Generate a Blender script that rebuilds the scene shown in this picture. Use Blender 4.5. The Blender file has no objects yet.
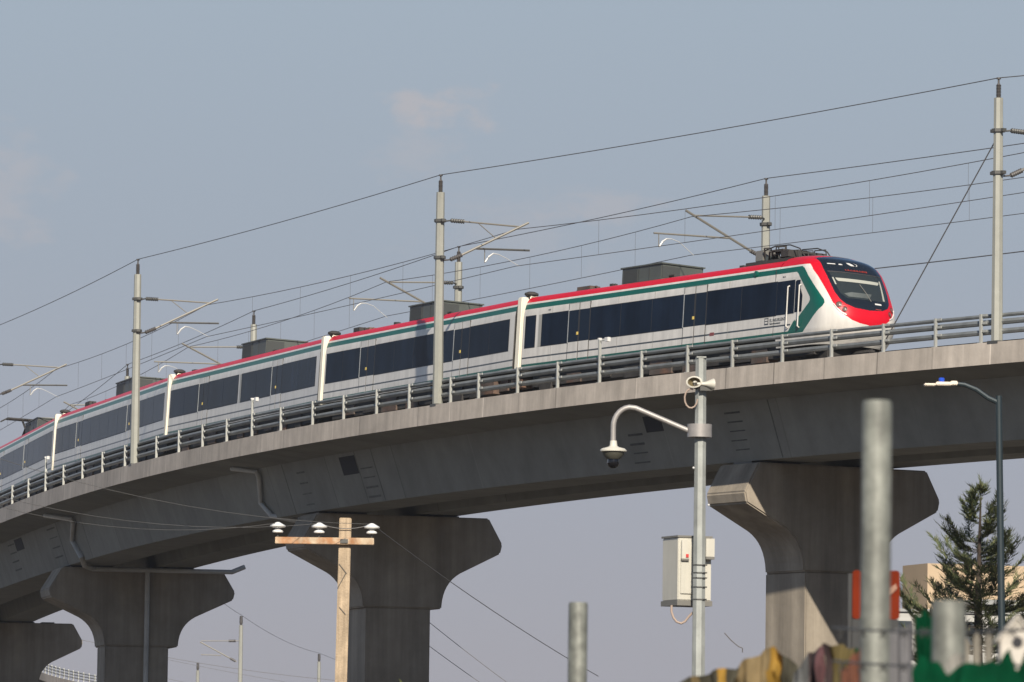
import bpy, bmesh, math, random
from mathutils import Vector, Matrix, noise
R = math.radians
rnd = random.Random(7)
sc = bpy.context.scene
COL = sc.collection

# ------------------------------------------------------------------ camera
CZ = 1.7                                    # eye height above the ground
cam_d = bpy.data.cameras.new('camera')
cam = bpy.data.objects.new('camera', cam_d)
COL.objects.link(cam)
cam_d.sensor_width = 36.0
cam_d.lens = 36.0 * 6500 / 1024
cam_d.clip_start = 0.5
cam_d.clip_end = 8000
cam.location = (0, 0, CZ)
cam.matrix_world = Matrix.Translation((0, 0, CZ)) @ Matrix.Rotation(R(90 + 4.70), 4, 'X') @ Matrix.Rotation(R(0.75), 4, 'Z')
cam_d.dof.use_dof = True
cam_d.dof.focus_distance = 210
cam_d.dof.aperture_fstop = 10.5
sc.camera = cam

# ------------------------------------------------------------------ world, sun, exposure
SUN_EL, SUN_DX, SUN_DY = 33.2, -0.12, 1.0     # elevation; horizontal direction in which the light travels
w = bpy.data.worlds.new('World'); sc.world = w; w.use_nodes = True
nt = w.node_tree; nt.nodes.clear()
out = nt.nodes.new('ShaderNodeOutputWorld'); bg = nt.nodes.new('ShaderNodeBackground')
sky = nt.nodes.new('ShaderNodeTexSky'); sky.sky_type = 'NISHITA'; sky.sun_disc = False
sky.sun_elevation = R(SUN_EL)
sky.sun_rotation = math.atan2(-SUN_DX, -SUN_DY)
sky.air_density = 1.3; sky.dust_density = 3.0; sky.ozone_density = 2.0; sky.altitude = 2200
bg.inputs['Strength'].default_value = 0.071
# smog layer and thin clouds: functions of the direction in the sky
tc = nt.nodes.new('ShaderNodeTexCoord')
sep = nt.nodes.new('ShaderNodeSeparateXYZ'); nt.links.new(tc.outputs['Generated'], sep.inputs[0])
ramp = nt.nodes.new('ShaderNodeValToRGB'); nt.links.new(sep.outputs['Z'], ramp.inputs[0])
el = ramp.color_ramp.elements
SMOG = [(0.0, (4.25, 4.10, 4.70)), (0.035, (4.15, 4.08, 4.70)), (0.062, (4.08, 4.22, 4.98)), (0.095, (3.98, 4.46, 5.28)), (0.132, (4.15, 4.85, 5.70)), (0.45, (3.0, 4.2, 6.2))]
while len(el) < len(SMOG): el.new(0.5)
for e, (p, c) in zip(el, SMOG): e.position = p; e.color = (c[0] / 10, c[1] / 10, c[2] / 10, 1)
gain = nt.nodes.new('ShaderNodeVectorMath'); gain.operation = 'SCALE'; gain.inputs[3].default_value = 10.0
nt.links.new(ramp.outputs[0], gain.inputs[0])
azr = nt.nodes.new('ShaderNodeMapRange'); azr.inputs[1].default_value = -0.75; azr.inputs[2].default_value = 0.45; azr.inputs[3].default_value = 1.0; azr.inputs[4].default_value = 10.0  # added azimuth gain: dims the smog behind the camera to deepen concrete shade
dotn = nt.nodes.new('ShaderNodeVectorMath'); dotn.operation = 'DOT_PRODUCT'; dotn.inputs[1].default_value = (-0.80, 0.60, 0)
nt.links.new(tc.outputs['Generated'], dotn.inputs[0]); nt.links.new(dotn.outputs['Value'], azr.inputs[0]); az2 = nt.nodes.new('ShaderNodeMapRange'); az2.inputs[1].default_value = 0.68; az2.inputs[2].default_value = 0.92; az2.inputs[3].default_value = 1.0; az2.inputs[4].default_value = 1.7  # second added gain: brightens the left sky to lift the girder web
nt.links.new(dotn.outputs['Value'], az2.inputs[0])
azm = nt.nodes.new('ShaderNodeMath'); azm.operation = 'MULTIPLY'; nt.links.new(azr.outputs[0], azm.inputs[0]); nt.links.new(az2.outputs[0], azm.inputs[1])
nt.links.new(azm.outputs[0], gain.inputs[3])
fr = nt.nodes.new('ShaderNodeMapRange'); fr.inputs[1].default_value = 0.14; fr.inputs[2].default_value = 0.32
fr.inputs[3].default_value = 0.93; fr.inputs[4].default_value = 0.0
nt.links.new(sep.outputs['Z'], fr.inputs[0])
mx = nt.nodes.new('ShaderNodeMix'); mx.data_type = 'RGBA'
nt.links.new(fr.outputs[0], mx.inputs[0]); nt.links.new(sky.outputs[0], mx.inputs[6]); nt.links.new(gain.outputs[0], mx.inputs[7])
mapn = nt.nodes.new('ShaderNodeMapping'); mapn.inputs['Scale'].default_value = (110, 110, 210)
nt.links.new(tc.outputs['Generated'], mapn.inputs[0])
nz = nt.nodes.new('ShaderNodeTexNoise'); nz.inputs['Scale'].default_value = 1.0; nz.inputs['Detail'].default_value = 6; nz.inputs['Roughness'].default_value = 0.62
nt.links.new(mapn.outputs[0], nz.inputs[0])
prev = None
# four small puffs, each at its own direction in the sky: (x, z, radius x, radius z, strength)
for (cx, cz, rx, rz, st) in [(-0.0105, 0.1172, 0.0095, 0.0044, 1.0), (-0.0165, 0.1187, 0.0045, 0.0042, .95), (-0.0140, 0.1110, 0.007, 0.006, .42), (-0.0790, 0.1050, 0.0110, 0.0100, .55), (0.0130, 0.1015, 0.0100, 0.0040, .55), (0.003, 0.098, 0.018, 0.007, .3)]:
    a = nt.nodes.new('ShaderNodeMath'); a.operation = 'SUBTRACT'; a.inputs[1].default_value = cx; nt.links.new(sep.outputs['X'], a.inputs[0])
    a2 = nt.nodes.new('ShaderNodeMath'); a2.operation = 'DIVIDE'; a2.inputs[1].default_value = rx; nt.links.new(a.outputs[0], a2.inputs[0])
    b = nt.nodes.new('ShaderNodeMath'); b.operation = 'SUBTRACT'; b.inputs[1].default_value = cz; nt.links.new(sep.outputs['Z'], b.inputs[0])
    b2 = nt.nodes.new('ShaderNodeMath'); b2.operation = 'DIVIDE'; b2.inputs[1].default_value = rz; nt.links.new(b.outputs[0], b2.inputs[0])
    cxyz = nt.nodes.new('ShaderNodeCombineXYZ'); nt.links.new(a2.outputs[0], cxyz.inputs[0]); nt.links.new(b2.outputs[0], cxyz.inputs[1])
    ln = nt.nodes.new('ShaderNodeVectorMath'); ln.operation = 'LENGTH'; nt.links.new(cxyz.outputs[0], ln.inputs[0])
    nn = nt.nodes.new('ShaderNodeMath'); nn.operation = 'MULTIPLY_ADD'; nn.inputs[1].default_value = 3.6; nn.inputs[2].default_value = -2.0
    nt.links.new(nz.outputs[0], nn.inputs[0])
    ad = nt.nodes.new('ShaderNodeMath'); ad.operation = 'SUBTRACT'; nt.links.new(ln.outputs['Value'], ad.inputs[0]); nt.links.new(nn.outputs[0], ad.inputs[1])
    mr = nt.nodes.new('ShaderNodeMapRange'); mr.interpolation_type = 'SMOOTHSTEP'
    mr.inputs[1].default_value = 1.25; mr.inputs[2].default_value = 0.2; mr.inputs[3].default_value = 0; mr.inputs[4].default_value = st
    nt.links.new(ad.outputs[0], mr.inputs[0])
    front = nt.nodes.new('ShaderNodeMath'); front.operation = 'GREATER_THAN'; front.inputs[1].default_value = 0.5; nt.links.new(sep.outputs['Y'], front.inputs[0])
    mu = nt.nodes.new('ShaderNodeMath'); mu.operation = 'MULTIPLY'; nt.links.new(mr.outputs[0], mu.inputs[0]); nt.links.new(front.outputs[0], mu.inputs[1])
    if prev is None: prev = mu
    else:
        mm = nt.nodes.new('ShaderNodeMath'); mm.operation = 'MAXIMUM'
        nt.links.new(prev.outputs[0], mm.inputs[0]); nt.links.new(mu.outputs[0], mm.inputs[1]); prev = mm
pm = nt.nodes.new('ShaderNodeMath'); pm.operation = 'MULTIPLY'; pm.inputs[1].default_value = 0.62; nt.links.new(prev.outputs[0], pm.inputs[0])
mc = nt.nodes.new('ShaderNodeMix'); mc.data_type = 'RGBA'; mc.inputs[7].default_value = (5.75, 5.35, 5.45, 1)
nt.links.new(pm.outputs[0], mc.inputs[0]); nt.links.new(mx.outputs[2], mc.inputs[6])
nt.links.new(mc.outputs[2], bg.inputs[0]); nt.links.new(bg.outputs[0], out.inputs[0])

sd = bpy.data.lights.new('sun', 'SUN'); sun = bpy.data.objects.new('sun', sd); COL.objects.link(sun)
sd.energy = 5.0; sd.angle = R(0.55); sd.color = (1.0, 0.90, 0.76)
hl = math.hypot(SUN_DX, SUN_DY)
ldir = Vector((SUN_DX / hl * math.cos(R(SUN_EL)), SUN_DY / hl * math.cos(R(SUN_EL)), -math.sin(R(SUN_EL))))
sun.rotation_euler = ldir.to_track_quat('-Z', 'Y').to_euler()
sun.location = (0, -50, 80)
sc.view_settings.view_transform = 'Standard'
sc.view_settings.look = 'None'
sc.view_settings.exposure = 0.32
sc.view_settings.gamma = 1.0
sc.view_settings.use_curve_mapping = False
sc.render.engine = 'CYCLES'
sc.cycles.max_bounces = 6
sc.cycles.volume_bounces = 0

# ------------------------------------------------------------------ materials
MATS = {}
def mat(name, col, rough=0.6, metal=0.0, var=0.0, vscale=2.0, streak=0.0, streak_scale=2.0, bump=0.0, bscale=20.0, col2=None, emit=None, panel=0.0, pvar=(.88, 1.07), coat=0.0, spec=None, ior=None):
    if name in MATS: return MATS[name]
    m = bpy.data.materials.new(name); m.use_nodes = True
    t = m.node_tree; b = t.nodes['Principled BSDF']
    b.inputs['Roughness'].default_value = rough; b.inputs['Metallic'].default_value = metal
    b.inputs['Base Color'].default_value = (*col, 1)
    if coat: b.inputs['Coat Weight'].default_value = coat
    if ior: b.inputs['IOR'].default_value = ior
    if spec is not None: b.inputs['Specular IOR Level'].default_value = spec
    if emit:
        b.inputs['Emission Color'].default_value = (*emit[:3], 1); b.inputs['Emission Strength'].default_value = emit[3]
    g = t.nodes.new('ShaderNodeNewGeometry')
    fac = None
    def mul(x, y):
        if x is None: return y
        q = t.nodes.new('ShaderNodeMath'); q.operation = 'MULTIPLY'
        t.links.new(x, q.inputs[0]); t.links.new(y, q.inputs[1]); return q.outputs[0]
    def noise_fac(scale3, detail, amp):
        mp = t.nodes.new('ShaderNodeMapping'); mp.inputs['Scale'].default_value = scale3
        t.links.new(g.outputs['Position'], mp.inputs[0])
        n = t.nodes.new('ShaderNodeTexNoise'); n.inputs['Scale'].default_value = 1.0; n.inputs['Detail'].default_value = detail; n.inputs['Roughness'].default_value = 0.65
        t.links.new(mp.outputs[0], n.inputs[0])
        r = t.nodes.new('ShaderNodeMapRange'); r.inputs[1].default_value = 0.3; r.inputs[2].default_value = 0.7
        r.inputs[3].default_value = 1 - amp; r.inputs[4].default_value = 1 + amp * 0.6
        t.links.new(n.outputs[0], r.inputs[0]); return r.outputs[0], n.outputs[0]
    if var:
        f, raw = noise_fac((vscale,) * 3, 6, var); fac = mul(fac, f)
        f, raw2 = noise_fac((vscale * 0.18,) * 3, 3, var * 0.8); fac = mul(fac, f)
    if streak:
        f, _ = noise_fac((streak_scale, streak_scale, streak_scale * 0.07), 4, streak); fac = mul(fac, f)
    if panel:
        uv = t.nodes.new('ShaderNodeUVMap'); su = t.nodes.new('ShaderNodeSeparateXYZ'); t.links.new(uv.outputs[0], su.inputs[0])
        dv = t.nodes.new('ShaderNodeMath'); dv.operation = 'DIVIDE'; dv.inputs[1].default_value = panel; t.links.new(su.outputs[0], dv.inputs[0])
        fl = t.nodes.new('ShaderNodeMath'); fl.operation = 'FLOOR'; t.links.new(dv.outputs[0], fl.inputs[0])
        frc = t.nodes.new('ShaderNodeMath'); frc.operation = 'FRACT'; t.links.new(dv.outputs[0], frc.inputs[0])
        wn = t.nodes.new('ShaderNodeTexWhiteNoise'); wn.noise_dimensions = '1D'; t.links.new(fl.outputs[0], wn.inputs['W'])
        r = t.nodes.new('ShaderNodeMapRange'); r.inputs[3].default_value = pvar[0]; r.inputs[4].default_value = pvar[1]; t.links.new(wn.outputs[0], r.inputs[0])
        fac = mul(fac, r.outputs[0])
        lt = t.nodes.new('ShaderNodeMath'); lt.operation = 'LESS_THAN'; lt.inputs[1].default_value = 0.06 / panel; t.links.new(frc.outputs[0], lt.inputs[0])
        wn2 = t.nodes.new('ShaderNodeTexWhiteNoise'); wn2.noise_dimensions = '1D'
        a7 = t.nodes.new('ShaderNodeMath'); a7.operation = 'ADD'; a7.inputs[1].default_value = 17.3; t.links.new(fl.outputs[0], a7.inputs[0]); t.links.new(a7.outputs[0], wn2.inputs['W'])
        r2 = t.nodes.new('ShaderNodeMapRange'); r2.inputs[3].default_value = 0.5; r2.inputs[4].default_value = 1.45; t.links.new(wn2.outputs[0], r2.inputs[0])
        mxp = t.nodes.new('ShaderNodeMix'); mxp.data_type = 'FLOAT'; mxp.inputs[2].default_value = 1.0
        t.links.new(lt.outputs[0], mxp.inputs[0]); t.links.new(r2.outputs[0], mxp.inputs[3])
        fac = mul(fac, mxp.outputs[0])
    if fac is not None:
        sx = t.nodes.new('ShaderNodeVectorMath'); sx.operation = 'SCALE'; t.links.new(fac, sx.inputs[3])
        if col2 is not None:
            f, raw = noise_fac((vscale * 0.7,) * 3, 5, 0.5)
            cr = t.nodes.new('ShaderNodeMapRange'); cr.inputs[1].default_value = 0.42; cr.inputs[2].default_value = 0.62; t.links.new(raw, cr.inputs[0])
            mxc = t.nodes.new('ShaderNodeMix'); mxc.data_type = 'RGBA'; mxc.inputs[6].default_value = (*col, 1); mxc.inputs[7].default_value = (*col2, 1)
            t.links.new(cr.outputs[0], mxc.inputs[0]); t.links.new(mxc.outputs[2], sx.inputs[0])
        else:
            sx.inputs[0].default_value = col
        t.links.new(sx.outputs[0], b.inputs['Base Color'])
    if bump:
        n = t.nodes.new('ShaderNodeTexNoise'); n.inputs['Scale'].default_value = bscale; n.inputs['Detail'].default_value = 5
        t.links.new(g.outputs['Position'], n.inputs[0])
        bp = t.nodes.new('ShaderNodeBump'); bp.inputs['Strength'].default_value = bump; bp.inputs['Distance'].default_value = 0.05
        t.links.new(n.outputs[0], bp.inputs['Height']); t.links.new(bp.outputs[0], b.inputs['Normal'])
    MATS[name] = m; return m

M_GROUND = mat('dry_earth', (0.080, 0.068, 0.054), 0.95, var=0.35, vscale=0.3)
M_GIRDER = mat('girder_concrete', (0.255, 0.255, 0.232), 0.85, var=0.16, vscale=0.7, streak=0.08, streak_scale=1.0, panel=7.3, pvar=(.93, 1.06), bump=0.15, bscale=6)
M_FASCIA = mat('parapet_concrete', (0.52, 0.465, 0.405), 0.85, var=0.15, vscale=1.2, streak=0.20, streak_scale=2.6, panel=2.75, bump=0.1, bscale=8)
M_PIER = mat('pier_concrete', (0.32, 0.28, 0.225), 0.85, var=0.18, vscale=0.8, streak=0.28, streak_scale=1.6, bump=0.15, bscale=5)
M_DARK = mat('dark_recess', (0.035, 0.035, 0.04), 0.9)
M_MARK = mat('form_tie_mark', (0.105, 0.105, 0.10), 0.9, var=0.3, vscale=5)
M_MARKS = mat('faint_form_mark', (0.155, 0.155, 0.145), 0.9, var=0.3, vscale=5)
M_PIPE = mat('drain_plastic', (0.55, 0.55, 0.53), 0.5, var=0.15, vscale=2)
M_GALV = mat('galvanised_steel', (0.50, 0.52, 0.52), 0.42, 0.55, var=0.14, vscale=7, streak=0.1, streak_scale=14)
M_RAILP = mat('railing_post_paint', (0.42, 0.43, 0.41), 0.5, 0.3, var=0.1, vscale=6)
M_RAIL = mat('railing_pipe', (0.20, 0.215, 0.22), 0.5, 0.2, var=0.3, vscale=1.5)
M_MAST = mat('mast_steel', (0.33, 0.335, 0.30), 0.55, 0.2, var=0.08, vscale=3)
M_FIT = mat('dark_fitting', (0.10, 0.10, 0.095), 0.5, 0.4)
M_INS = mat('insulator_rubber', (0.075, 0.07, 0.068), 0.5)
M_ARM = mat('cantilever_tube', (0.24, 0.23, 0.205), 0.5, 0.4)
M_STEADY = mat('steady_arm_alloy', (0.50, 0.51, 0.51), 0.5, 0.2)
M_WIRE = mat('overhead_wire_copper', (0.15, 0.145, 0.145), 0.5, 0.4)
M_WHITE = mat('train_white_paint', (0.65, 0.63, 0.595), 0.35, var=0.07, vscale=1.2, streak=0.15, streak_scale=3)
M_RED = mat('train_red_paint', (0.56, 0.006, 0.02), 0.35, var=0.06, vscale=2, spec=.25)
M_TEAL = mat('train_green_paint', (0.004, 0.098, 0.075), 0.35, var=0.06, vscale=2, spec=.25)
M_BLACKL = mat('train_black_line', (0.035, 0.045, 0.055), 0.4)
M_GLASS = mat('tinted_window_glass', (0.011, 0.020, 0.040), 0.22, var=0.3, vscale=0.6, streak=0.3, streak_scale=1.6, ior=1.08)
M_DOORG = mat('door_window_glass', (0.012, 0.021, 0.039), 0.2, ior=1.08)
M_SEAM = mat('rubber_seal', (0.03, 0.03, 0.032), 0.7)
M_GANG = mat('gangway_cream', (0.78, 0.74, 0.63), 0.6, var=0.06, vscale=3)
M_ROOF = mat('train_roof_grey', (0.20, 0.20, 0.20), 0.6, var=0.15, vscale=2)
M_AC = mat('roof_unit_paint', (0.075, 0.085, 0.078), 0.55, var=0.15, vscale=2)
M_ACG = mat('roof_unit_grille', (0.04, 0.045, 0.045), 0.7)
M_UNDER = mat('underframe', (0.045, 0.042, 0.04), 0.8, var=0.4, vscale=2)
M_BOGIE = mat('bogie_equipment', (0.10, 0.085, 0.075), 0.7, var=0.5, vscale=1.5, col2=(0.16, 0.09, 0.06))
M_WSCREEN = mat('windscreen_glass', (0.010, 0.014, 0.020), 0.06, coat=0.4)
M_BLIND = mat('cab_sun_blind', (0.36, 0.37, 0.33), 0.5)
M_GREYIN = mat('cab_interior_grey', (0.085, 0.10, 0.10), 0.6, var=0.3, vscale=6)
M_LED = mat('led_display', (0.10, 0.01, 0.006), 0.5, emit=(1.0, 0.10, 0.05, 0.25))
M_LAMPG = mat('headlamp_lens', (0.16, 0.12, 0.11), 0.2)
M_CHROME = mat('white_trim', (0.62, 0.62, 0.61), 0.3)
M_TIMBER = mat('weathered_timber', (0.45, 0.35, 0.24), 0.85, var=0.25, vscale=3, streak=0.35, streak_scale=16, bump=0.3, bscale=25)
M_TIMBR = mat('crossarm_timber', (0.55, 0.44, 0.31), 0.85, var=0.3, vscale=4, col2=(0.42, 0.21, 0.10))
M_PORC = mat('porcelain', (0.80, 0.80, 0.78), 0.2)
M_CAB = mat('cabinet_enamel', (0.55, 0.535, 0.47), 0.45, var=0.06, vscale=3, streak=0.06, streak_scale=10)
M_CABG = mat('cabinet_trim', (0.17, 0.165, 0.15), 0.6)
M_POLE = mat('galvanised_pole', (0.34, 0.36, 0.345), 0.55, 0.25, var=0.18, vscale=5, streak=0.15, streak_scale=10)
M_HORN = mat('horn_plastic', (0.56, 0.545, 0.48), 0.45)
M_HORNI = mat('horn_throat_shade', (0.13, 0.105, 0.055), 0.5)  # shading inside the horn mouth, put into a darker colour
M_CABLE = mat('flex_conduit', (0.36, 0.28, 0.23), 0.6)
M_STAIN = mat('polished_band', (0.35, 0.335, 0.325), 0.5, 0.35, var=.12, vscale=9)
M_DOME = mat('smoked_dome', (0.008, 0.008, 0.01), 0.08)
M_SHADE = mat('camera_shell_shade', (0.09, 0.088, 0.07), 0.5)
M_LAMPP = mat('lamp_pole_paint', (0.022, 0.035, 0.042), 0.5, 0.2)
M_CREAM = mat('luminaire_cream', (0.74, 0.66, 0.55), 0.45)
M_BLUE = mat('photocell_blue', (0.02, 0.08, 0.55), 0.3)
M_TUBE = mat('old_galvanised_tube', (0.19, 0.20, 0.178), 0.6, 0.1, var=0.40, vscale=16, streak=0.3, streak_scale=30)
M_ORANGE = mat('orange_panel', (0.155, 0.021, 0.007), 0.85, var=0.2, vscale=6, spec=.1)
M_BLACKP = mat('black_plastic', (0.02, 0.022, 0.024), 0.5)
M_TRUNK = mat('conifer_bark', (0.05, 0.037, 0.028), 0.9, var=0.3, vscale=6)
M_LEAFA = mat('conifer_needles', (0.062, 0.082, 0.032), 0.75, var=0.45, vscale=1.6)
M_LEAFB = mat('conifer_young_needles', (0.115, 0.12, 0.045), 0.75, var=0.4, vscale=1.6)
M_BUSH = mat('shrub_leaf', (0.14, 0.16, 0.03), 0.7, var=0.4, vscale=4)
M_BLD = mat('ochre_render', (0.50, 0.385, 0.26), 0.9, var=0.08, vscale=0.5)
M_BLDG = mat('grey_ledge', (0.30, 0.31, 0.31), 0.8)
M_BLDW = mat('pale_plaster', (0.42, 0.42, 0.40), 0.85, var=0.08, vscale=0.6)

# ------------------------------------------------------------------ mesh builder
class MB:
    def __init__(s): s.v = []; s.f = []; s.mi = []; s.uv = None
    def vert(s, p): s.v.append(tuple(p)); return len(s.v) - 1
    def face(s, idx, m=0): s.f.append(tuple(idx)); s.mi.append(m)
    def box(s, lo, hi, m=0, mtx=None):
        c = [Vector((x, y, z)) for z in (lo[2], hi[2]) for y in (lo[1], hi[1]) for x in (lo[0], hi[0])]
        if mtx is not None: c = [mtx @ p for p in c]
        i = [s.vert(p) for p in c]
        for q in ((0, 2, 3, 1), (4, 5, 7, 6), (0, 1, 5, 4), (2, 6, 7, 3), (0, 4, 6, 2), (1, 3, 7, 5)): s.face([i[k] for k in q], m)
    def tube(s, pts, r, n=8, m=0, caps=True, rot=0.0):
        pts = [Vector(p) for p in pts]
        rs = r if isinstance(r, (list, tuple)) else [r] * len(pts)
        rings = []; up = None
        for k, p in enumerate(pts):
            if k == 0: t = pts[1] - p
            elif k == len(pts) - 1: t = p - pts[k - 1]
            else: t = (pts[k + 1] - p).normalized() + (p - pts[k - 1]).normalized()
            t.normalize()
            if up is None:
                ref = Vector((0, 0, 1)) if abs(t.z) < 0.9 else Vector((1, 0, 0))
                a = ref.cross(t).normalized()
            else:
                a = (up - t * up.dot(t)).normalized()
            up = a; b = t.cross(a)
            rings.append([s.vert(p + (a * math.cos(2 * math.pi * j / n + rot) + b * math.sin(2 * math.pi * j / n + rot)) * rs[k]) for j in range(n)])
        for r0, r1 in zip(rings, rings[1:]):
            for j in range(n): s.face((r0[j], r0[(j + 1) % n], r1[(j + 1) % n], r1[j]), m)
        if caps:
            s.face(rings[0][::-1], m); s.face(rings[-1], m)
    def lathe(s, prof, n=20, m=0, mtx=None):
        rings = []
        for (r, z) in prof:
            ring = []
            for j in range(n):
                p = Vector((r * math.cos(2 * math.pi * j / n), r * math.sin(2 * math.pi * j / n), z))
                ring.append(s.vert(mtx @ p if mtx is not None else p))
            rings.append(ring)
        for k, (r0, r1) in enumerate(zip(rings, rings[1:])):
            mm = m[k] if isinstance(m, (list, tuple)) else m
            for j in range(n): s.face((r0[j], r0[(j + 1) % n], r1[(j + 1) % n], r1[j]), mm)
        m0 = m[0] if isinstance(m, (list, tuple)) else m; m1 = m[-1] if isinstance(m, (list, tuple)) else m
        s.face(rings[0][::-1], m0); s.face(rings[-1], m1)
    def prism(s, poly, d0, d1, fn, m=0):
        """poly: 2-D outline; fn(a, b, d) -> 3-D point"""
        A = [s.vert(fn(a, b, d0)) for a, b in poly]; B = [s.vert(fn(a, b, d1)) for a, b in poly]
        n = len(poly)
        s.face(A[::-1], m); s.face(B, m)
        for j in range(n): s.face((A[j], A[(j + 1) % n], B[(j + 1) % n], B[j]), m)
    def build(s, name, mats, parent=None, smooth=False, bevel=0.0, fix=True, loc=None, autosmooth=None):
        me = bpy.data.meshes.new(name)
        me.from_pydata(s.v, [], s.f)
        if not isinstance(mats, (list, tuple)): mats = [mats]
        for m in mats: me.materials.append(m)
        for p, k in zip(me.polygons, s.mi): p.material_index = k
        if s.uv is not None:
            ul = me.uv_layers.new(name='UVMap')
            for l in me.loops: ul.data[l.index].uv = s.uv[l.vertex_index]
        if fix or bevel:
            bm = bmesh.new(); bm.from_mesh(me)
            if fix: bmesh.ops.recalc_face_normals(bm, faces=bm.faces)
            if bevel:
                es = [e for e in bm.edges if e.is_manifold and e.calc_face_angle(0) > 0.5]
                bmesh.ops.bevel(bm, geom=es, offset=bevel, segments=2, affect='EDGES', clamp_overlap=True)
            bm.to_mesh(me); bm.free()
        if smooth:
            me.polygons.foreach_set('use_smooth', [True] * len(me.polygons))
            try: me.set_sharp_from_angle(angle=R(autosmooth or 40))
            except Exception: pass
        me.update()
        o = bpy.data.objects.new(name, me); COL.objects.link(o)
        if parent is not None: o.parent = parent
        if loc is not None: o.location = loc
        return o
def tag(o, label, cat, group=None, kind=None):
    o['label'] = label; o['category'] = cat
    if group: o['group'] = group
    if kind: o['kind'] = kind
    return o
def thing(name, label, cat, loc=(0, 0, 0), rz=0.0, group=None):
    o = bpy.data.objects.new(name, None); COL.objects.link(o)
    o.location = loc; o.rotation_euler = (0, 0, rz); o.empty_display_size = 0.3
    return tag(o, label, cat, group)

# ------------------------------------------------------------------ alignment of the viaduct
def build_path():
    c = [-9.93665165e-06, 3.76282808e-03, -2.45583686e-01, 4.09136981e-01]
    A = (16., 195.); an = R(24)
    ud = (-math.sin(an), math.cos(an)); vd = (math.cos(an), math.sin(an)); P = []; u = -45.0
    while u <= 110.001:
        v = ((c[0] * u + c[1]) * u + c[2]) * u + c[3]; d = (3 * c[0] * u + 2 * c[1]) * u + c[2]
        P.append((A[0] + u * ud[0] + v * vd[0], A[1] + u * ud[1] + v * vd[1], an - math.atan(d))); u += .5
    x, y, h = P[-1]
    for n, k in ((480, 1 / 1300.), (170, 1 / 330.), (150, -1 / 420.), (200, 0)):
        for i in range(n):
            h -= k * .5; x -= math.sin(h) * .5; y += math.cos(h) * .5; P.append((x, y, h))
    S = [0.]
    for a, b in zip(P, P[1:]): S.append(S[-1] + math.hypot(b[0] - a[0], b[1] - a[1]))
    return P, S
PATH, PS = build_path()
DECK = CZ + 16.4                             # top of the parapet
def at(s):
    lo, hi = 0, len(PS) - 1
    while hi - lo > 1:
        m = (lo + hi) // 2
        if PS[m] <= s: lo = m
        else: hi = m
    t = (s - PS[lo]) / (PS[hi] - PS[lo]); a, b = PATH[lo], PATH[hi]
    return tuple(a[i] + (b[i] - a[i]) * t for i in range(3))
def pt(s, off, h):
    x, y, a = at(s); return Vector((x + off * math.cos(a), y + off * math.sin(a), DECK + h))
def lerp(x, xs, ys):
    if x <= xs[0]: return ys[0]
    for a, b, c, d in zip(xs, xs[1:], ys, ys[1:]):
        if x <= b: return c + (d - c) * (x - a) / (b - a) if b > a else d
    return ys[-1]
SMAX = PS[-1] - 2
def srange(a, b, st):
    n = max(1, int(math.ceil((b - a) / st))); return [a + (b - a) * i / n for i in range(n + 1)]

# ------------------------------------------------------------------ ground
mb = MB(); G = 3500
mb.face([mb.vert(p) for p in ((-G, -G, 0), (G, -G, 0), (G, G, 0), (-G, G, 0))])
tag(mb.build('ground', M_GROUND, fix=False), 'dry brown earth under the viaduct', 'ground', kind='structure')

# ------------------------------------------------------------------ viaduct
W = 10.6
via = thing('viaduct', 'long curved concrete railway viaduct carrying the train across the picture', 'viaduct', pt(80, 5.3, -18.1))
VO = via.location.copy()
def sweep(profile, ss, name, mats, parent, closed=True, smooth=False, mi=None, org=None):
    """profile: list of (off, h); swept along stations ss. Vertices local to org."""
    org = VO if org is None else org
    m = MB(); m.uv = []; rings = []
    for s in ss:
        ring = []; L = 0
        for k, (o, h) in enumerate(profile):
            ring.append(m.vert(pt(s, o, h) - org)); m.uv.append((s, h))
        rings.append(ring)
    n = len(profile)
    for r0, r1 in zip(rings, rings[1:]):
        for j in range(n if closed else n - 1):
            m.face((r0[j], r1[j], r1[(j + 1) % n], r0[(j + 1) % n]), mi[j] if mi else 0)
    if closed: m.face(rings[0][::-1]); m.face(rings[-1])
    return m.build(name, mats, parent, smooth=smooth)
ST = srange(5, 330, 2.0) + srange(334, SMAX, 6.0)
# parapets (the pale fascia beams at both edges)
sweep([(0, -.68), (0.03, 0), (.34, 0), (.34, -.62)], ST, 'parapet', M_FASCIA, via)
sweep([(W, -.68), (W - .34, -.62), (W - .34, 0), (W - .03, 0)], ST, 'parapet', M_FASCIA, via)
# slab
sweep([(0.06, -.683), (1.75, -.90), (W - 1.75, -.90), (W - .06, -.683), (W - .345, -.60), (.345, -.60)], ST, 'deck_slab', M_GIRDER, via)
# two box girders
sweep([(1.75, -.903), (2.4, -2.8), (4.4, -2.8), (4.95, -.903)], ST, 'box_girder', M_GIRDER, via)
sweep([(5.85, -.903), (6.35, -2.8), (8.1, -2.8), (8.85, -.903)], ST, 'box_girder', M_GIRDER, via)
def web(s, h, out=0.012):                    # point on the outer face of the near box girder
    k = (-.903 - h) / 1.897
    return pt(s, 1.75 + .65 * k - out, h)
def web_patch(m, s0, s1, h0, h1, out=0.012, lean=0.0):
    a = [web(s0, h0, out), web(s1, h0, out), web(s1 + lean, h1, out), web(s0 + lean, h1, out)]
    b = [web(s0, h0, -.03), web(s1, h0, -.03), web(s1 + lean, h1, -.03), web(s0 + lean, h1, -.03)]
    i = [m.vert(p - VO) for p in a + b]
    m.face(i[:4]); m.face(i[4:][::-1])
    for k in range(4): m.face((i[k], i[(k + 1) % 4], i[4 + (k + 1) % 4], i[4 + k]))
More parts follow.
